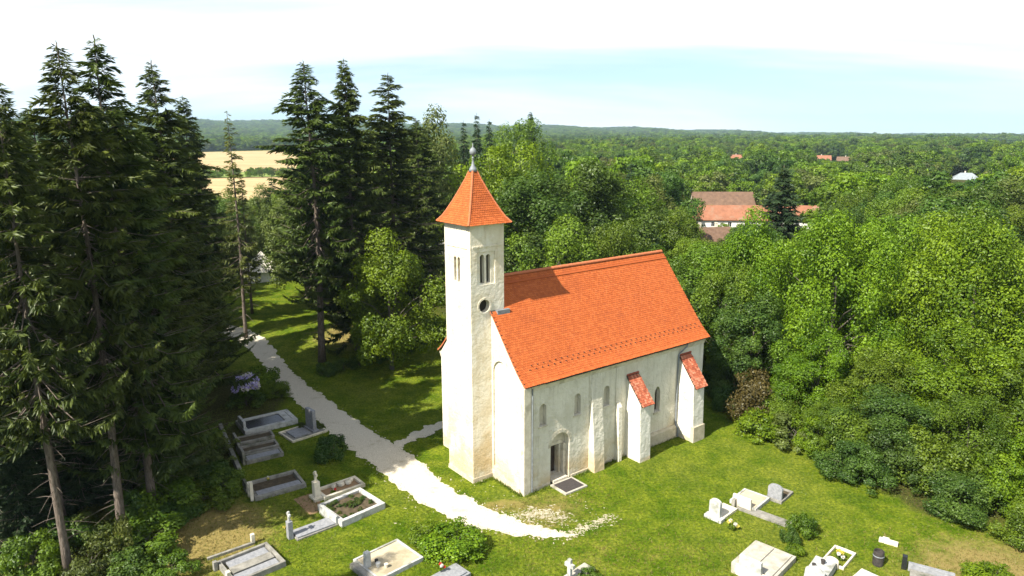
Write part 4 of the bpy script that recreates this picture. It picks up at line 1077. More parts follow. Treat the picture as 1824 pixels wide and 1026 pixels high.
add_house('distant_pale_house', 'distant house with brownish roof, right one of the far pair', 322, 690, rad(-30), 16, 10, 4.0, 4.0, 'roof_brown', 'wall_cream', 3, 1, 1.1, z=-7.5, look=1.0)
add_house('tiny_white_house', 'tiny white gable showing left of the brown roof', 61.5, 262, rad(60), 7, 5, 4.2, 2.4, 'roof_grey', 'wall_white', 2, 0, 1.0, z=-2.5, look=0.6)
add_house('shaded_house', 'grey roofed white house half hidden left of the tower', -17.5, 150, rad(20), 14, 9, 5.5, 3.5, 'roof_grey', 'wall_white', 4, 1, 3.2, z=-1.5, look=0.2)
add_house('hut', 'small hut with pale pyramid roof at the far end of the path', -42.2, 117, rad(30), 4.6, 4.6, 2.5, 2.6, 'roof_pale', 'wall_white', 2, 0, 2.0, 2.3, z=-0.8, look=0.0)
add_house('barn', 'white gabled shed behind the right end of the long red roof', 92.5, 214, rad(35), 8, 6, 3.0, 2.4, 'roof_grey', 'wall_white', 2, 0, 1.4, z=-4.6, look=0.6)

# ------------------------------------------------------------------ wheat fields (left background)
def sector(name, a0, a1, r0, r1, mat, na_=40, nr_=60, off=0.35):
    vs = []; fs = []
    for i in range(nr_ + 1):
        r = r0 + (r1 - r0) * i / nr_
        for j in range(na_ + 1):
            a = rad(a0 + (a1 - a0) * j / na_); x, y = r * math.sin(a), r * math.cos(a); vs.append((x, y, tz(x, y) + off))
    for i in range(nr_):
        for j in range(na_): k = i * (na_ + 1) + j; fs.append((k, k + na_ + 1, k + na_ + 2, k + 1))
    me = bpy.data.meshes.new(name); me.from_pydata(vs, [], fs); me.shade_smooth(); return tag(link(name, me, M[mat]), kind='structure')
m_, t_, b_, o_ = new_mat('wheat')
p_ = geopos(t_); mp_ = N(t_, 'ShaderNodeMapping'); mp_.inputs['Scale'].default_value = (0.01, 0.12, 1); mp_.inputs['Rotation'].default_value = (0, 0, rad(12)); t_.links.new(p_, mp_.inputs[0])
c_ = ramp(t_, noise_n(t_, mp_.outputs[0], 1.0, 4, 0.6), [(0.3, (0.26, 0.19, 0.085)), (0.5, (0.40, 0.29, 0.14)), (0.72, (0.48, 0.37, 0.20))])
t_.links.new(c_, b_.inputs[0]); b_.inputs['Roughness'].default_value = 1.0
rough_mat('meadow', (0.16, 0.22, 0.04), (0.24, 0.28, 0.07), 0.02, 1.0)
sector('wheat_field', -30, -15.5, 290, 1180, 'wheat')
sector('field_margin', -30, -15.5, 470, 560, 'meadow', 40, 6, 0.8)
sector('meadow', 33.3, 37.5, 1000, 1850, 'meadow', 10, 30)

# ------------------------------------------------------------------ wood behind: nearest trees one by one, the rest as one mass
def allowed(x, y):
    """height limit for a tree at (x, y); 0 = none may stand here"""
    r = math.hypot(x, y); az = math.degrees(math.atan2(x, y))
    if y < 76: return 0 if not (x > 47 and y > 50) else 99
    if -48 < x < -6 and y < 124:
        if y < 97 or x > -16: return 0
        if min(math.hypot(x - px, y - py) for px, py in ((-37.5, 92), (-40.5, 99), (-43, 106), (-44.8, 112), (-46, 118))) < 5.5: return 0
    if x <= -48 and y < 90: return 0
    lim = 99.0
    if -31 < az < -15.5 and r < 1230:
        if r > 285 and not (468 < r < 562): return 0
        lim = 28.5 - r * 0.090 if r < 290 else 4.6
    if 32.5 < az < 38 and 930 < r < 1900: return 0
    if 47 > x > 27 and 92 < y < 106: return 0
    for hx_, hy_, g, ze in HOUSES:
        rh = math.hypot(hx_, hy_); ah = math.degrees(math.atan2(hx_, hy_))
        d = abs(az - ah)
        if math.hypot(x - hx_, y - hy_) < 9 or (d < g and abs(r - rh) < 8): return 0
        if d < g and r < rh:
            zl = CAM_H + (ze - CAM_H) * r / rh
            lim = min(lim, zl - tz(x, y))
    if x > -14 and x < 2 and y < 112: return 0
    return lim
cand = []
rg = random.Random(5)
r = 76.0
while r < 900:
    sp = 6.6 if r < 200 else (7.5 if r < 400 else 9.0)
    nA = int(rad(88) * r / sp)
    for k in range(nA):
        a = rad(-44 + 88 * (k + rg.random()) / nA); q = r + rg.uniform(-0.5, 0.5) * sp
        x, y = q * math.sin(a), q * math.cos(a)
        lm = allowed(x, y)
        if lm < 3.5: continue
        h = min(rg.gauss(14.0, 2.2) if r < 140 else rg.gauss(15.5, 2.4), lm * rg.uniform(0.85, 1.0)); h = max(3.2, h)
        cand.append((q, x, y, h))
    r += sp * 0.92
cand.sort()
near_kinds = [('mid_a', 'mid green'), ('mid_b', 'dark green'), ('olive_a', 'olive green'), ('bright_b', 'fresh green')]
far_kinds = [('far_a', 'mid green'), ('far_b', 'dark green'), ('far_c', 'olive green'), ('far_d', 'fresh green')]
NIND = 270
for i, (q, x, y, h) in enumerate(cand[:NIND]):
    az = math.degrees(math.atan2(x, y))
    u = rg.random()
    zone = 'behind the church roof' if -6 < az < 13 else ('left of the tower beyond the spruces' if az <= -6 else ('around the village houses' if az < 25 else 'beyond the big bright trees on the right'))
    if u < 0.07 and h > 9:
        plant('spruce_far', 'spruce_tree', 'small spruce among the broadleaf trees ' + zone, 'spruce', x, y, h * 1.15, 2.9, 'forest spruces ' + zone)
        continue
    key, col = near_kinds[min(3, int(rg.random() * 4))]
    if q > 150: key = far_kinds[[k[0] for k in near_kinds].index(key)][0]
    R = min(h * 0.37, 6.2) * rg.uniform(0.85, 1.2)
    plant(key, 'broadleaf_tree', '%s broadleaf tree in the woods %s' % (col, zone), 'tree', x, y, h, R, '%s trees %s' % (col, zone))
rest = cand[NIND:]

def scatter(name, label, pts, keys, kind_seed):
    """one mass of far trees: points carrying size and turn, crowns set on them by geometry nodes"""
    P = np.array([(p[0], p[1], p[2]) for p in pts], float); n = len(P)
    me = bpy.data.meshes.new(name); me.from_pydata(P.tolist(), [], [])
    rng = np.random.default_rng(kind_seed)
    for nm, arr in (('tsc', np.array([p[3] for p in pts])), ('twd', np.array([p[4] for p in pts])), ('trz', rng.random(n) * 6.283)):
        a = me.attributes.new(nm, 'FLOAT', 'POINT'); a.data.foreach_set('value', arr.astype(np.float32))
    a = me.attributes.new('tki', 'INT', 'POINT'); a.data.foreach_set('value', rng.integers(0, len(keys), n).astype(np.int32))
    o = link(name, me); tag(o, label, 'forest', kind='stuff')
    g = bpy.data.node_groups.new(name + '_nodes', 'GeometryNodeTree')
    g.interface.new_socket('Geometry', in_out='INPUT', socket_type='NodeSocketGeometry'); g.interface.new_socket('Geometry', in_out='OUTPUT', socket_type='NodeSocketGeometry')
    gi = g.nodes.new('NodeGroupInput'); go = g.nodes.new('NodeGroupOutput')
    mp = g.nodes.new('GeometryNodeMeshToPoints'); g.links.new(gi.outputs[0], mp.inputs[0])
    gj = g.nodes.new('GeometryNodeGeometryToInstance')
    for k in keys[::-1]:
        oi = g.nodes.new('GeometryNodeObjectInfo'); oi.inputs[0].default_value = k; oi.transform_space = 'ORIGINAL'
        oi.inputs['As Instance'].default_value = True
        g.links.new(oi.outputs['Geometry'], gj.inputs[0])
    def attr(nm, typ):
        a = g.nodes.new('GeometryNodeInputNamedAttribute'); a.data_type = typ; a.inputs[0].default_value = nm
        return [s for s in a.outputs if s.enabled and s.name == 'Attribute'][0]
    ip = g.nodes.new('GeometryNodeInstanceOnPoints')
    g.links.new(mp.outputs[0], ip.inputs['Points']); 
    ji = g.nodes.new('GeometryNodeJoinGeometry')
    for k in keys[::-1]:
        pass
    # join as separate instances
    for n_ in [x for x in g.nodes if x.bl_idname == 'GeometryNodeObjectInfo']: g.links.new(n_.outputs['Geometry'], ji.inputs[0])
    g.nodes.remove(gj)
    g.links.new(ji.outputs[0], ip.inputs['Instance']); ip.inputs['Pick Instance'].default_value = True
    g.links.new(attr('tki', 'INT'), ip.inputs['Instance Index'])
    cr = g.nodes.new('ShaderNodeCombineXYZ'); g.links.new(attr('trz', 'FLOAT'), cr.inputs[2]); g.links.new(cr.outputs[0], ip.inputs['Rotation'])
    cs = g.nodes.new('ShaderNodeCombineXYZ')
    wd_ = attr('twd', 'FLOAT')
    g.links.new(wd_, cs.inputs[0]); g.links.new(wd_, cs.inputs[1]); g.links.new(attr('tsc', 'FLOAT'), cs.inputs[2])
    g.links.new(cs.outputs[0], ip.inputs['Scale'])
    g.links.new(ip.outputs[0], go.inputs[0])
    md = o.modifiers.new('trees', 'NODES'); md.node_group = g
    return o
FAR_OBJ = []
for k in ('far_a', 'far_b', 'far_c', 'far_d'):
    me_ = PROTO[k].parts[0][1]
    ob = next((o for o in bpy.data.objects if o.data is me_), None)
    if ob is not None: FAR_OBJ.append(ob)
pts = [(x, y, tz(x, y), h / 15.0, min(h * 0.40, 6.5) / 5.1) for q, x, y, h in rest]
scatter('village_woods', 'unbroken green canopy of trees around and beyond the village houses', pts, FAR_OBJ, 3)
pts = []
r = 900.0
while r < 6200:
    sp = 10 + (r - 900) / 5300 * 26; nA = int(rad(84) * r / sp)
    for k in range(nA):
        a = rad(-42 + 84 * (k + rg.random()) / nA); q = r + rg.uniform(-.5, .5) * sp; x, y = q * math.sin(a), q * math.cos(a)
        az = math.degrees(a)
        if -31 < az < -15.5 and q < 1215: continue
        if 32.5 < az < 38 and q < 1900: continue
        s = rg.gauss(1.15, 0.16); pts.append((x, y, tz(x, y), s, s * (0.9 + 1.3 * sp / 18 * 0.55)))
    r += sp * 1.0
scatter('distant_forest', 'blue green forest covering the far hills up to the horizon', pts, FAR_OBJ, 9)

# ------------------------------------------------------------------ graves
GA = rad(44)
def G(name, label, x, y, a=GA, cat='grave', group='graves of the churchyard'):
    return empty(name, (x, y, tz(x, y)), a, label, cat, group)
def kerb(g, L, Wd, h, t, mat, z0=-0.1):
    for x0, x1, y0, y1 in ((-L / 2, L / 2, -Wd / 2, -Wd / 2 + t), (-L / 2, L / 2, Wd / 2 - t, Wd / 2), (-L / 2, -L / 2 + t, -Wd / 2 + t + .004, Wd / 2 - t - .004), (L / 2 - t, L / 2, -Wd / 2 + t + .004, Wd / 2 - t - .004)):
        part('kerb', mat, MB().box(x0, x1, y0, y1, z0, h), g, bevel=0.015)
def slab(g, x0, x1, y0, y1, z0, z1, mat, name='slab', tap=0.0): return part(name, mat, MB().box(x0, x1, y0, y1, z0, z1, tap), g, bevel=0.012)
def stele(g, x, w_, th, h, mat, y=0.0, top='flat', z0=0.0):
    """upright headstone facing the grave (its face looks along local +x)"""
    hw = w_ / 2
    if top == 'round': pts = [(y - hw, z0), (y + hw, z0), (y + hw, h - hw * 0.6)] + [(y + hw * math.cos(a), h - hw * 0.6 + hw * 0.6 * math.sin(a)) for a in [math.pi * k / 8 for k in range(1, 8)]] + [(y - hw, h - hw * 0.6)]
    elif top == 'peak': pts = [(y - hw, z0), (y + hw, z0), (y + hw * 0.9, h - 0.25), (y, h), (y - hw * 0.9, h - 0.25)]
    else: pts = [(y - hw, z0), (y + hw, z0), (y + hw * 0.94, h), (y - hw * 0.94, h)]
    return part('headstone', mat, MB().prism(pts, 'x', x - th / 2, x + th / 2), g, bevel=0.015)
def cross(g, x, h, w_, t, mat, z0=0.0, y=0.0):
    z = z0 + h * 0.68; q = t / 2
    pts = [(y - q, z0), (y + q, z0), (y + q, z - q), (y + w_ / 2, z - q), (y + w_ / 2, z + q), (y + q, z + q), (y + q, z0 + h), (y - q, z0 + h), (y - q, z + q), (y - w_ / 2, z + q), (y - w_ / 2, z - q), (y - q, z - q)]
    return part('cross', mat, MB().prism(pts, 'x', x - q * 0.8, x + q * 0.8), g, bevel=0.01)
def pot(g, x, y, z, r=0.14, mat='terracotta'): return part('pot', mat, MB().lathe([(r * 0.7, z), (r, z + r * 1.7), (r * 1.1, z + r * 1.75), (r * 1.1, z + r * 2), (r * 0.9, z + r * 2)], 10, (x, y)), g)
def flowers(name, label, x, y, z, r, mats, n=60, s=0.05):
    """a bunch: green leaves plus petals, each its own part"""
    f = empty(name, (x, y, z), 0, label, 'flowers'); rng = np.random.default_rng(int(abs(x * 100 + y * 10)))
    d = unit(rng, n * 2); d[:, 2] = np.abs(d[:, 2]) * 0.8; P = d * r * rng.uniform(0.3, 0.8, (len(d), 1))
    V_, F_ = leaves(P + np.array([0, 0, r * 0.2]), unit(rng, len(P)), np.full(len(P), s * 1.3), rng)
    link('leaf_spray', np_mesh('leaf_spray', V_, F_, M['leaf_mid'], rng.random(len(P))), None, f)
    heads = max(3, int(n / 12)); hd = unit(rng, heads); hd[:, 2] = np.abs(hd[:, 2]) + 0.3; hd /= np.linalg.norm(hd, axis=1)[:, None]
    for i in range(heads):
        m = mats[i % len(mats)]; k = 46
        P = hd[i] * r * rng.uniform(0.75, 1.1) + unit(rng, k) * r * 0.24 + np.array([0, 0, r * 0.35])
        V_, F_ = leaves(P, unit(rng, k), np.full(k, s), rng)
        link('blossom', np_mesh('blossom', V_, F_, M[m], rng.random(k)), None, f)
    return f

# two joined tombs by the shaded row
g = G('family_tomb', 'wide white kerbed tomb with sunken black slab in the shade near the path', -20.4, 54.9, rad(36))
kerb(g, 4.3, 2.7, 0.42, 0.34, 'granite_white'); slab(g, -1.78, 1.2, -0.95, 0.95, 0.0, 0.33, 'granite_black'); slab(g, 1.22, 1.78, -0.98, 0.98, 0.0, 0.40, 'granite_white', 'terrace')
stele(g, -2.0, 1.7, 0.20, 1.0, 'granite_white', 0, 'flat', 0.425)
g = G('granite_grave', 'grave with tall grey granite headstone and flower border beside the path', -16.9, 53.2, rad(44))
kerb(g, 3.1, 2.4, 0.16, 0.14, 'limestone'); slab(g, -1.40, 1.40, -1.05, 1.05, -0.05, 0.10, 'concrete_old', 'gravel_bed')
slab(g, -1.1, 0.25, -0.75, 0.75, 0.101, 0.22, 'granite_grey'); stele(g, 0.72, 1.25, 0.30, 1.85, 'granite_grey', 0, 'flat', 0.10); slab(g, 0.45, 1.0, -0.80, 0.80, 0.102, 0.24, 'granite_grey', 'base')
for i, (dx, dy) in enumerate(((1.2, 0.8), (1.2, 0.3), (1.25, -0.35), (0.4, 0.9))):
    a = rad(44); x, y = -16.9 + dx * math.cos(a) - dy * math.sin(a), 53.2 + dx * math.sin(a) + dy * math.cos(a)
    plant('bush_olive', 'grave_plant', 'small border plant %s the grey granite headstone' % ('at the far path side corner of', 'close behind', 'at the near path side corner of', 'at the left foot of')[i], 'plant', x, y, 0.42, 0.34, 'border plants of the granite grave', z=0.1)
# old row with a common low headwall
for i, (x, y, lb, mt) in enumerate(((-20.3, 51.9, 'grassed old grave next to the black slab tomb', 'concrete_old'), (-19.4, 50.2, 'old concrete kerbed grave in the middle of the shaded row', 'concrete_old'), (-18.6, 48.8, 'old grave with weathered slab at the near end of the shaded row', 'granite_grey'))):
    g = G('old_grave', lb, x, y, rad(32)); kerb(g, 2.7, 1.25, 0.30, 0.16, 'concrete_old'); slab(g, -1.18, 1.18, -0.45, 0.45, -0.05, 0.22 if i != 1 else 0.14, mt if i == 2 else 'soil', 'slab' if i == 2 else 'grave_bed')
    stele(g, -1.5, 1.2, 0.18, 0.75 + 0.15 * i, 'concrete_old', 0, ('flat', 'peak', 'flat')[i])
hw = tag(MB().box(-4.9, 4.9, -0.14, 0.14, -0.2, 0.55).build('grave_wall', M['concrete_old'], loc=(-21.4, 49.6, 0), rot=(0, 0, rad(-60)), bevel=0.03), 'low weathered stone wall running behind the shaded row of graves', 'wall')
g = G('old_grave', 'grassy grave with broken lattice headstone and pale kerb at the edge of the shade', -16.2, 44.3, rad(34))
kerb(g, 3.4, 2.5, 0.30, 0.20, 'concrete_old'); slab(g, -1.45, 1.45, -1.04, -0.35, -0.05, 0.27, 'granite_grey'); slab(g, -1.45, 1.45, -0.34, 1.04, -0.05, 0.10, 'soil', 'grave_bed')
stele(g, -1.85, 0.25, 0.2, 1.35, 'limestone', -1.0, 'flat'); stele(g, -1.85, 0.22, 0.2, 1.05, 'limestone', -0.35, 'flat'); slab(g, -1.94, -1.76, -0.87, -0.47, 0.55, 0.72, 'limestone', 'rail'); slab(g, -1.94, -1.76, -0.87, -0.47, 0.9, 1.03, 'limestone', 'rail'); stele(g, -1.85, 1.0, 0.18, 0.7, 'concrete_old', 0.6, 'flat')
flowers('flower_bunch', 'small yellow flowers on the grassy grave', -17.0, 45.1, 0.12, 0.16, ['petal_yellow', 'petal_white'], 30)
# main sunny kerbed grave
g = G('soil_grave', 'large white kerbed grave filled with dark planted soil in the sun', -10.35, 41.3, rad(45))
kerb(g, 3.2, 2.9, 0.42, 0.26, 'granite_white'); slab(g, -1.33, 1.33, -1.18, 1.18, 0.0, 0.26, 'soil', 'grave_bed'); slab(g, -1.75, -1.605, -1.0, 1.0, -0.1, 0.62, 'granite_white', 'head_wall')
for i in range(26):
    dx, dy = random.uniform(-1.2, 1.2), random.uniform(-1.05, 1.05); a = rad(45); x, y = -10.35 + dx * math.cos(a) - dy * math.sin(a), 41.3 + dx * math.sin(a) + dy * math.cos(a)
    plant(('bush_c', 'bush_olive')[i % 2], 'grave_plant', 'tiny brownish plant growing in the dark soil of the white kerbed grave', 'plant', x, y, 0.16 + 0.1 * random.random(), 0.15, 'plants in the soil grave', z=0.25)
g = G('stele_grave', 'old pale grave with tall cross topped stone beside the soil grave', -11.7, 43.9, rad(40))
kerb(g, 3.0, 1.5, 0.26, 0.20, 'limestone'); slab(g, -1.28, 1.28, -0.53, 0.53, -0.05, 0.12, 'soil_red', 'grave_bed'); stele(g, -1.75, 0.42, 0.40, 1.25, 'limestone', -0.1); cross(g, -1.75, 0.72, 0.46, 0.16, 'limestone', 1.25, -0.1); slab(g, -2.1, -1.4, -0.55, 0.35, -0.1, 0.20, 'limestone', 'base')
for i, (dx, dy, s) in enumerate(((0.2, 0.3, .28), (0.7, 0.2, .24), (-0.3, 0.35, .2), (1.0, 0.4, .18))):
    part('stone', 'limestone', MB().lathe([(s * .6, 0.1), (s, 0.18), (s * .9, 0.30), (s * .4, 0.36)], 7, (dx, dy)), g)
flowers('flower_bunch', 'red flowers on the old pale grave', -12.0, 43.2, 0.15, 0.22, ['petal_red', 'petal_white'], 40)
tag(MB().box(-1.3, 1.3, -0.6, 0.6, -0.02, 0.012).build('earth_patch', M['soil_red'], loc=(-13.2, 42.0, 0.0), rot=(0, 0, rad(-50))), kind='structure')
g = G('slab_grave', 'narrow grey speckled slab with slim stele bearing a small cross', -12.2, 38.9, rad(40))
slab(g, -1.15, 1.35, -0.48, 0.48, -0.05, 0.20, 'granite_grey'); slab(g, -1.22, 1.42, -0.56, 0.56, -0.1, 0.10, 'concrete_old', 'base'); stele(g, -1.42, 0.36, 0.30, 1.15, 'granite_grey'); cross(g, -1.42, 0.62, 0.44, 0.14, 'granite_white', 1.15)
flowers('flower_bunch', 'yellowish flowers behind the slim stele', -13.7, 38.4, 0.4, 0.14, ['petal_yellow'], 24)
g = G('sunken_grave', 'sunken old concrete grave with crooked slabs at the bottom left', -14.6, 35.2, rad(42))
kerb(g, 2.9, 2.6, 0.34, 0.18, 'concrete_old')
for i, (y0, y1, z) in enumerate(((-1.08, -0.42, 0.22), (-0.36, 0.30, 0.28), (0.36, 1.08, 0.20))): slab(g, -1.22 + 0.1 * i, 1.2, y0, y1, 0.0, z, ('granite_grey', 'concrete_old', 'granite_grey')[i])
stele(g, -1.62, 0.30, 0.22, 0.95, 'limestone', -1.0); stele(g, -1.62, 0.26, 0.22, 0.55, 'concrete_old', 1.0)
g = G('low_border', 'low concrete border with an end post on the sunny grass at left', -16.3, 36.6, rad(38))
slab(g, -1.3, 1.3, -0.08, 0.08, -0.1, 0.16, 'concrete_old', 'kerb'); stele(g, 1.3, 0.22, 0.22, 0.62, 'limestone', 0.10)
g = G('sand_grave', 'broad sand coloured slab grave with white post headstone and pots in front', -7.0, 35.6, rad(44))
kerb(g, 3.0, 2.6, 0.26, 0.14, 'granite_white'); slab(g, -1.34, 1.34, -1.14, 1.14, 0.0, 0.22, 'sandstone'); stele(g, -1.25, 0.34, 0.30, 1.1, 'granite_white', 0.2, 'flat', 0.22); slab(g, -1.9, -1.52, -1.0, 1.0, -0.1, 0.3, 'concrete_old', 'base')
pot(g, -0.85, -0.25, 0.222, 0.13, 'granite_white'); pot(g, -0.55, -0.6, 0.222, 0.11, 'limestone'); pot(g, -0.7, 0.15, 0.222, 0.10, 'iron')
g = G('dark_grave', 'dark grey polished slab grave at the bottom edge with red flowers', -3.5, 33.9, rad(44)); kerb(g, 2.2, 1.3, 0.28, 0.14, 'granite_grey'); slab(g, -0.94, 0.94, -0.50, 0.50, 0.0, 0.34, 'granite_grey'); stele(g, -1.2, 0.9, 0.16, 0.6, 'granite_black', 0, 'round')
flowers('flower_bunch', 'red and white flowers on the dark slab at the bottom edge', -3.95, 34.25, 0.45, 0.26, ['petal_red', 'petal_white', 'petal_red'], 60)
g = G('white_cross_grave', 'small grave with white stone cross at the bottom centre', 3.1, 33.9, rad(44)); cross(g, 0, 1.15, 0.62, 0.22, 'granite_white', 0.15); slab(g, -0.3, 0.3, -0.35, 0.35, -0.1, 0.16, 'granite_white', 'base'); slab(g, 0.32, 1.7, -0.4, 0.4, -0.1, 0.12, 'concrete_pale')
plant('bush_b', 'grave_plant', 'low green plant beside the white stone cross', 'plant', 4.1, 34.1, 0.5, 0.5)
g = G('shaded_grave', 'small pale slab with thin headstone in the shade below the spruces', -21.2, 42.9, rad(30)); slab(g, -0.8, 0.8, -0.35, 0.35, -0.05, 0.18, 'granite_grey'); stele(g, -0.95, 0.5, 0.12, 0.85, 'limestone', 0, 'round'); 
flowers('flower_bunch', 'white flowers on the small shaded slab', -20.5, 43.3, 0.2, 0.2, ['petal_white'], 40)
flowers('hydrangea', 'lilac and white flower bush standing by the shaded tombs', -23.5, 58.7, 1.2, 1.25, ['petal_lilac', 'petal_white', 'petal_lilac'], 220, 0.12)
plant('bush_c', 'shrub', 'dark leafy base under the lilac and white flowers', 'shrub', -23.6, 59.0, 1.5, 1.3)
# right hand graves
g = G('headstone_grave', 'grave with white upright headstone on the lawn right of the church', 13.3, 40.7, rad(44)); stele(g, -0.8, 0.75, 0.25, 1.35, 'granite_white', 0, 'round'); slab(g, -0.6, 1.1, -0.5, 0.5, -0.05, 0.16, 'limestone'); slab(g, -1.1, -0.62, -0.6, 0.6, -0.05, 0.22, 'granite_white', 'base')
g = G('long_slab_grave', 'long grey slab path grave in the right hand group', 15.9, 40.4, rad(-42)); slab(g, -1.7, 1.7, -0.35, 0.35, -0.05, 0.14, 'concrete_old'); stele(g, -1.9, 0.8, 0.2, 0.6, 'concrete_old')
g = G('pale_slab_grave', 'square cream slab grave behind the long grey slab', 15.6, 42.2, rad(46)); kerb(g, 2.1, 1.8, 0.26, 0.14, 'granite_white'); slab(g, -0.9, 0.9, -0.74, 0.74, 0.0, 0.24, 'sandstone'); stele(g, -1.15, 1.3, 0.18, 0.85, 'limestone')
g = G('dark_stele_grave', 'grave with dark rounded headstone close to the right wood', 17.8, 42.9, rad(46)); stele(g, -0.7, 0.95, 0.22, 1.15, 'granite_grey', 0, 'round'); kerb(g, 1.9, 1.1, 0.2, 0.12, 'concrete_old'); slab(g, -0.5, 0.82, -0.42, 0.42, -0.05, 0.1, 'soil', 'grave_bed')
g = G('white_tomb', 'large white double tomb slab at the bottom right of the lawn', 14.1, 35.3, rad(46)); kerb(g, 3.0, 2.4, 0.36, 0.16, 'concrete_pale'); slab(g, -1.33, 1.33, -1.03, -0.02, 0.0, 0.42, 'concrete_pale'); slab(g, -1.33, 1.33, 0.02, 1.03, 0.0, 0.42, 'concrete_pale'); slab(g, -1.9, -1.55, -1.0, 1.0, -0.1, 0.5, 'limestone', 'base'); stele(g, -1.72, 1.3, 0.22, 1.2, 'granite_white', 0, 'flat', 0.5)
g = G('bright_tomb', 'bright white tomb with low headstone right of the double tomb', 16.9, 34.4, rad(50)); slab(g, -0.9, 0.9, -0.55, 0.55, -0.1, 0.5, 'granite_white'); stele(g, -1.05, 1.1, 0.22, 1.05, 'granite_white', 0, 'peak'); pot(g, 0.3, 0.0, 0.502, 0.12, 'iron'); pot(g, -0.3, 0.3, 0.502, 0.1, 'iron')
g = G('white_stone_grave', 'low white stone slab between the bright tomb and the dark trough', 19.0, 33.7, rad(40)); slab(g, -0.7, 0.7, -0.4, 0.4, -0.05, 0.3, 'granite_white'); kerb(g, 1.9, 1.2, 0.14, 0.1, 'limestone'); 
g = G('border_grave', 'thin limestone border grave overgrown with yellow flowers', 18.6, 35.9, rad(46)); kerb(g, 2.0, 1.2, 0.16, 0.1, 'limestone'); stele(g, -1.1, 0.7, 0.14, 0.6, 'limestone', 0, 'round')
flowers('flower_bunch', 'yellow flowers inside the thin limestone border', 18.6, 35.8, 0.05, 0.35, ['petal_yellow', 'petal_white'], 60)
flowers('flower_bunch', 'yellow flowers by the white upright headstone', 13.4, 38.9, 0.05, 0.40, ['petal_yellow', 'petal_white'], 70)
g = G('dark_grave', 'dark stone grave with grey kerb in the dry grass at the lower right', 22.9, 34.3, rad(-30)); slab(g, -1.1, 1.1, -0.12, 0.12, -0.05, 0.45, 'granite_grey', 'head_wall'); slab(g, -1.0, 1.0, -0.9, -0.14, -0.05, 0.16, 'concrete_old'); stele(g, -1.3, 0.3, 0.25, 0.8, 'granite_black', 0.0)
g = G('stone_heap', 'small pale stone marker lying in the grass at right', 22.2, 37.4, rad(-35), 'stone'); slab(g, -0.5, 0.5, -0.15, 0.15, -0.02, 0.2, 'limestone'); slab(g, -0.35, 0.0, 0.17, 0.4, -0.02, 0.15, 'limestone')
g = G('water_barrel', 'dark metal barrel standing between the right hand graves', 20.5, 35.3, 0, 'barrel', None); part('body', 'iron', MB().lathe([(0.26, -0.05), (0.28, 0.05), (0.29, 0.4), (0.28, 0.8), (0.27, 0.86), (0.25, 0.86), (0.25, 0.7)], 16), g); part('hoop', 'zinc', MB().lathe([(0.285, 0.55), (0.30, 0.57), (0.30, 0.6), (0.285, 0.62)], 16), g); 
plant('bush_b', 'grave_plant', 'green shrub between the double tomb and the dark headstone', 'plant', 17.6, 38.3, 1.3, 0.7)
plant('bush_c', 'grave_plant', 'slim dark evergreen by the double tomb', 'plant', 16.3, 37.2, 1.2, 0.45)
plant('bush_a', 'grave_plant', 'bright plant in front of the bright tomb', 'plant', 16.2, 36.3, 0.6, 0.5)

# ------------------------------------------------------------------ grass
def inpath(x, y):
    C = PC; d = np.min(np.hypot(C[:, 0][None] - x[:, None], C[:, 1][None] - y[:, None]) - C[:, 2][None] * 0.385, axis=1)
    return d < RNG.normal(-0.10, 0.16, len(x))
PC = np.array(catmull(PATH, 8) + catmull(SIDE, 8))
n = 200000
rr_ = np.sqrt(RNG.random(n)) ; th_ = RNG.uniform(rad(-40), rad(40), n)
q_ = 29 + (88 - 29) * RNG.random(n) ** 1.25
gx_, gy_ = q_ * np.sin(th_), q_ * np.cos(th_)
# church local footprint and wood floors
c_, s_ = math.cos(TH), math.sin(TH); lu = (gx_ - 0.7258) * c_ + (gy_ - 43.033) * s_; lv = -(gx_ - 0.7258) * s_ + (gy_ - 43.033) * c_
keep = ~((lu > -1.9) & (lu < 18.8) & (lv > -0.4) & (lv < 10.5)) & (gx_ > -26) & (gx_ < 33) & ~((gx_ < -21.5) & (gy_ < 52))
keep[keep] &= ~inpath(gx_[keep], gy_[keep])
for o in list(bpy.data.objects):
    if o.get('category') == 'grave':
        a = o.rotation_euler[2]; dx, dy = gx_ - o.location[0], gy_ - o.location[1]; xx = dx * math.cos(a) + dy * math.sin(a); yy = -dx * math.sin(a) + dy * math.cos(a)
        bx = max((abs(v[0]) for c in o.children for v in c.bound_box), default=0); by = max((abs(v[1]) for c in o.children for v in c.bound_box), default=0)
        keep &= ~((np.abs(xx) < bx + 0.02) & (np.abs(yy) < by + 0.02))
gx_, gy_ = gx_[keep], gy_[keep]
X, Y = gx_, gy_
dr_ = (0.85 * blob(-17.5, 37.5, 4.0, 4.5) + 0.9 * blob(-19, 79, 4.5, 5.5) + 0.95 * blob(27, 34.5, 6, 4) + 0.55 * blob(2.5, 41, 4, 2.2, 0.6) + 0.5 * blob(-1.0, 41.9, 2.5, 1.0, 0.3) + 0.35 * blob(7, 36, 7, 3))
isdry = RNG.random(len(X)) < dr_ * 0.8
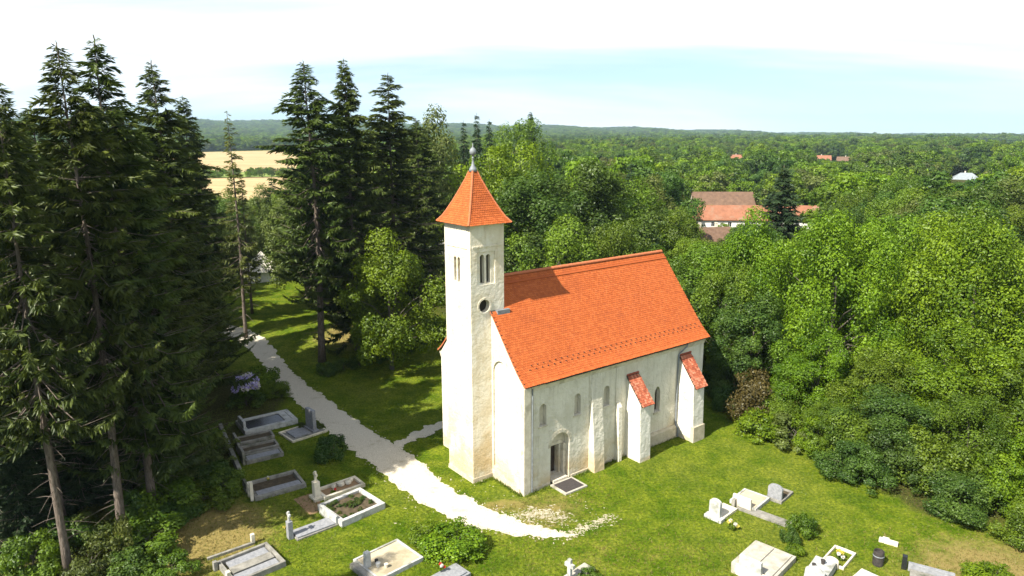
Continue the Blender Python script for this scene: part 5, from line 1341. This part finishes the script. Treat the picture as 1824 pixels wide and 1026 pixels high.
def tufts(name, label, x, y, mat, h0, h1):
    n = len(x); nb = 3
    bx = np.repeat(x, nb) + RNG.normal(0, 0.035, n * nb); by = np.repeat(y, nb) + RNG.normal(0, 0.035, n * nb); bz = terrain(bx, by)
    a = RNG.uniform(0, 6.283, n * nb); h = RNG.uniform(h0, h1, n * nb) * (0.7 + 0.6 * np.repeat(RNG.random(n), nb)); wd = RNG.uniform(0.010, 0.022, n * nb)
    ln = RNG.normal(0, 0.5, (n * nb, 2)) * h[:, None]
    P0 = np.stack([bx - np.cos(a) * wd, by - np.sin(a) * wd, bz - 0.01], 1); P1 = np.stack([bx + np.cos(a) * wd, by + np.sin(a) * wd, bz - 0.01], 1)
    P2 = np.stack([bx + ln[:, 0], by + ln[:, 1], bz + h], 1)
    V_ = np.stack([P0, P1, P2], 1).reshape(-1, 3); F_ = np.arange(len(V_)).reshape(-1, 3)
    return tag(link(name, np_mesh(name, V_, F_, M[mat], np.clip(np.repeat(0.5 + 0.55 * np.array([noise.noise((a_ * 0.55, b_ * 0.55, 0.0)) + 0.7 * noise.noise((a_ * 1.9, b_ * 1.9, 5.0)) for a_, b_ in zip(x, y)]) + RNG.normal(0, 0.16, n), nb) + RNG.normal(0, .12, n * nb), 0, 1))), label, 'grass', kind='stuff')
tufts('lawn_grass', 'short mown green grass of the churchyard lawn', X[~isdry], Y[~isdry], 'grass_blade', 0.03, 0.085)
tufts('dry_grass', 'dry straw coloured grass on the sunny banks', X[isdry], Y[isdry], 'dry_blade', 0.05, 0.13)

ex, ey = [], []
for o in list(bpy.data.objects):
    if o.get('category') == 'grave':
        a = o.rotation_euler[2]; bx = max((abs(v[0]) for c in o.children for v in c.bound_box), default=0); by = max((abs(v[1]) for c in o.children for v in c.bound_box), default=0)
        for k in range(int(30 * (bx + by))):
            e = random.choice((0, 1)); lx, ly = (random.uniform(-bx, bx), random.choice((-1, 1)) * by) if e else (random.choice((-1, 1)) * bx, random.uniform(-by, by))
            lx += random.gauss(0.0, 0.06) * 1.0; ly += random.gauss(0.0, 0.06)
            ex.append(o.location[0] + lx * math.cos(a) - ly * math.sin(a)); ey.append(o.location[1] + lx * math.sin(a) + ly * math.cos(a))
for k in range(900):
    u = random.uniform(-1.7, 18.6)
    if 2.2 < u < 4.3: continue
    p = PW(u, -abs(random.gauss(0.12, 0.1)) - (0.1 if u > 0 else -3.3)); ex.append(p[0]); ey.append(p[1])
for k in range(260): p = PW(-abs(random.gauss(0.1, 0.08)) - (0.06), random.uniform(0, 3.3)); ex.append(p[0]); ey.append(p[1])
tufts('edge_grass', 'longer unmown grass left standing around graves and church walls', np.array(ex), np.array(ey), 'grass_blade', 0.10, 0.24)

# ------------------------------------------------------------------ air
USE_HAZE = True
if USE_HAZE:
    hz_ = MB().box(-7000, 7000, -300, 7600, -14, 190).build('haze', None)
    m_, t_, b_, o_ = new_mat('haze'); t_.nodes.remove(b_)
    pv = N(t_, 'ShaderNodeVolumePrincipled'); pv.inputs['Color'].default_value = (0.62, 0.82, 1.0, 1); pv.inputs['Density'].default_value = 0.0001; pv.inputs['Anisotropy'].default_value = 0.2
    t_.links.new(pv.outputs[0], o_.inputs['Volume'])
    hz_.data.materials.append(m_); tag(hz_, 'thin blue summer haze over the far woods', 'haze', kind='stuff')
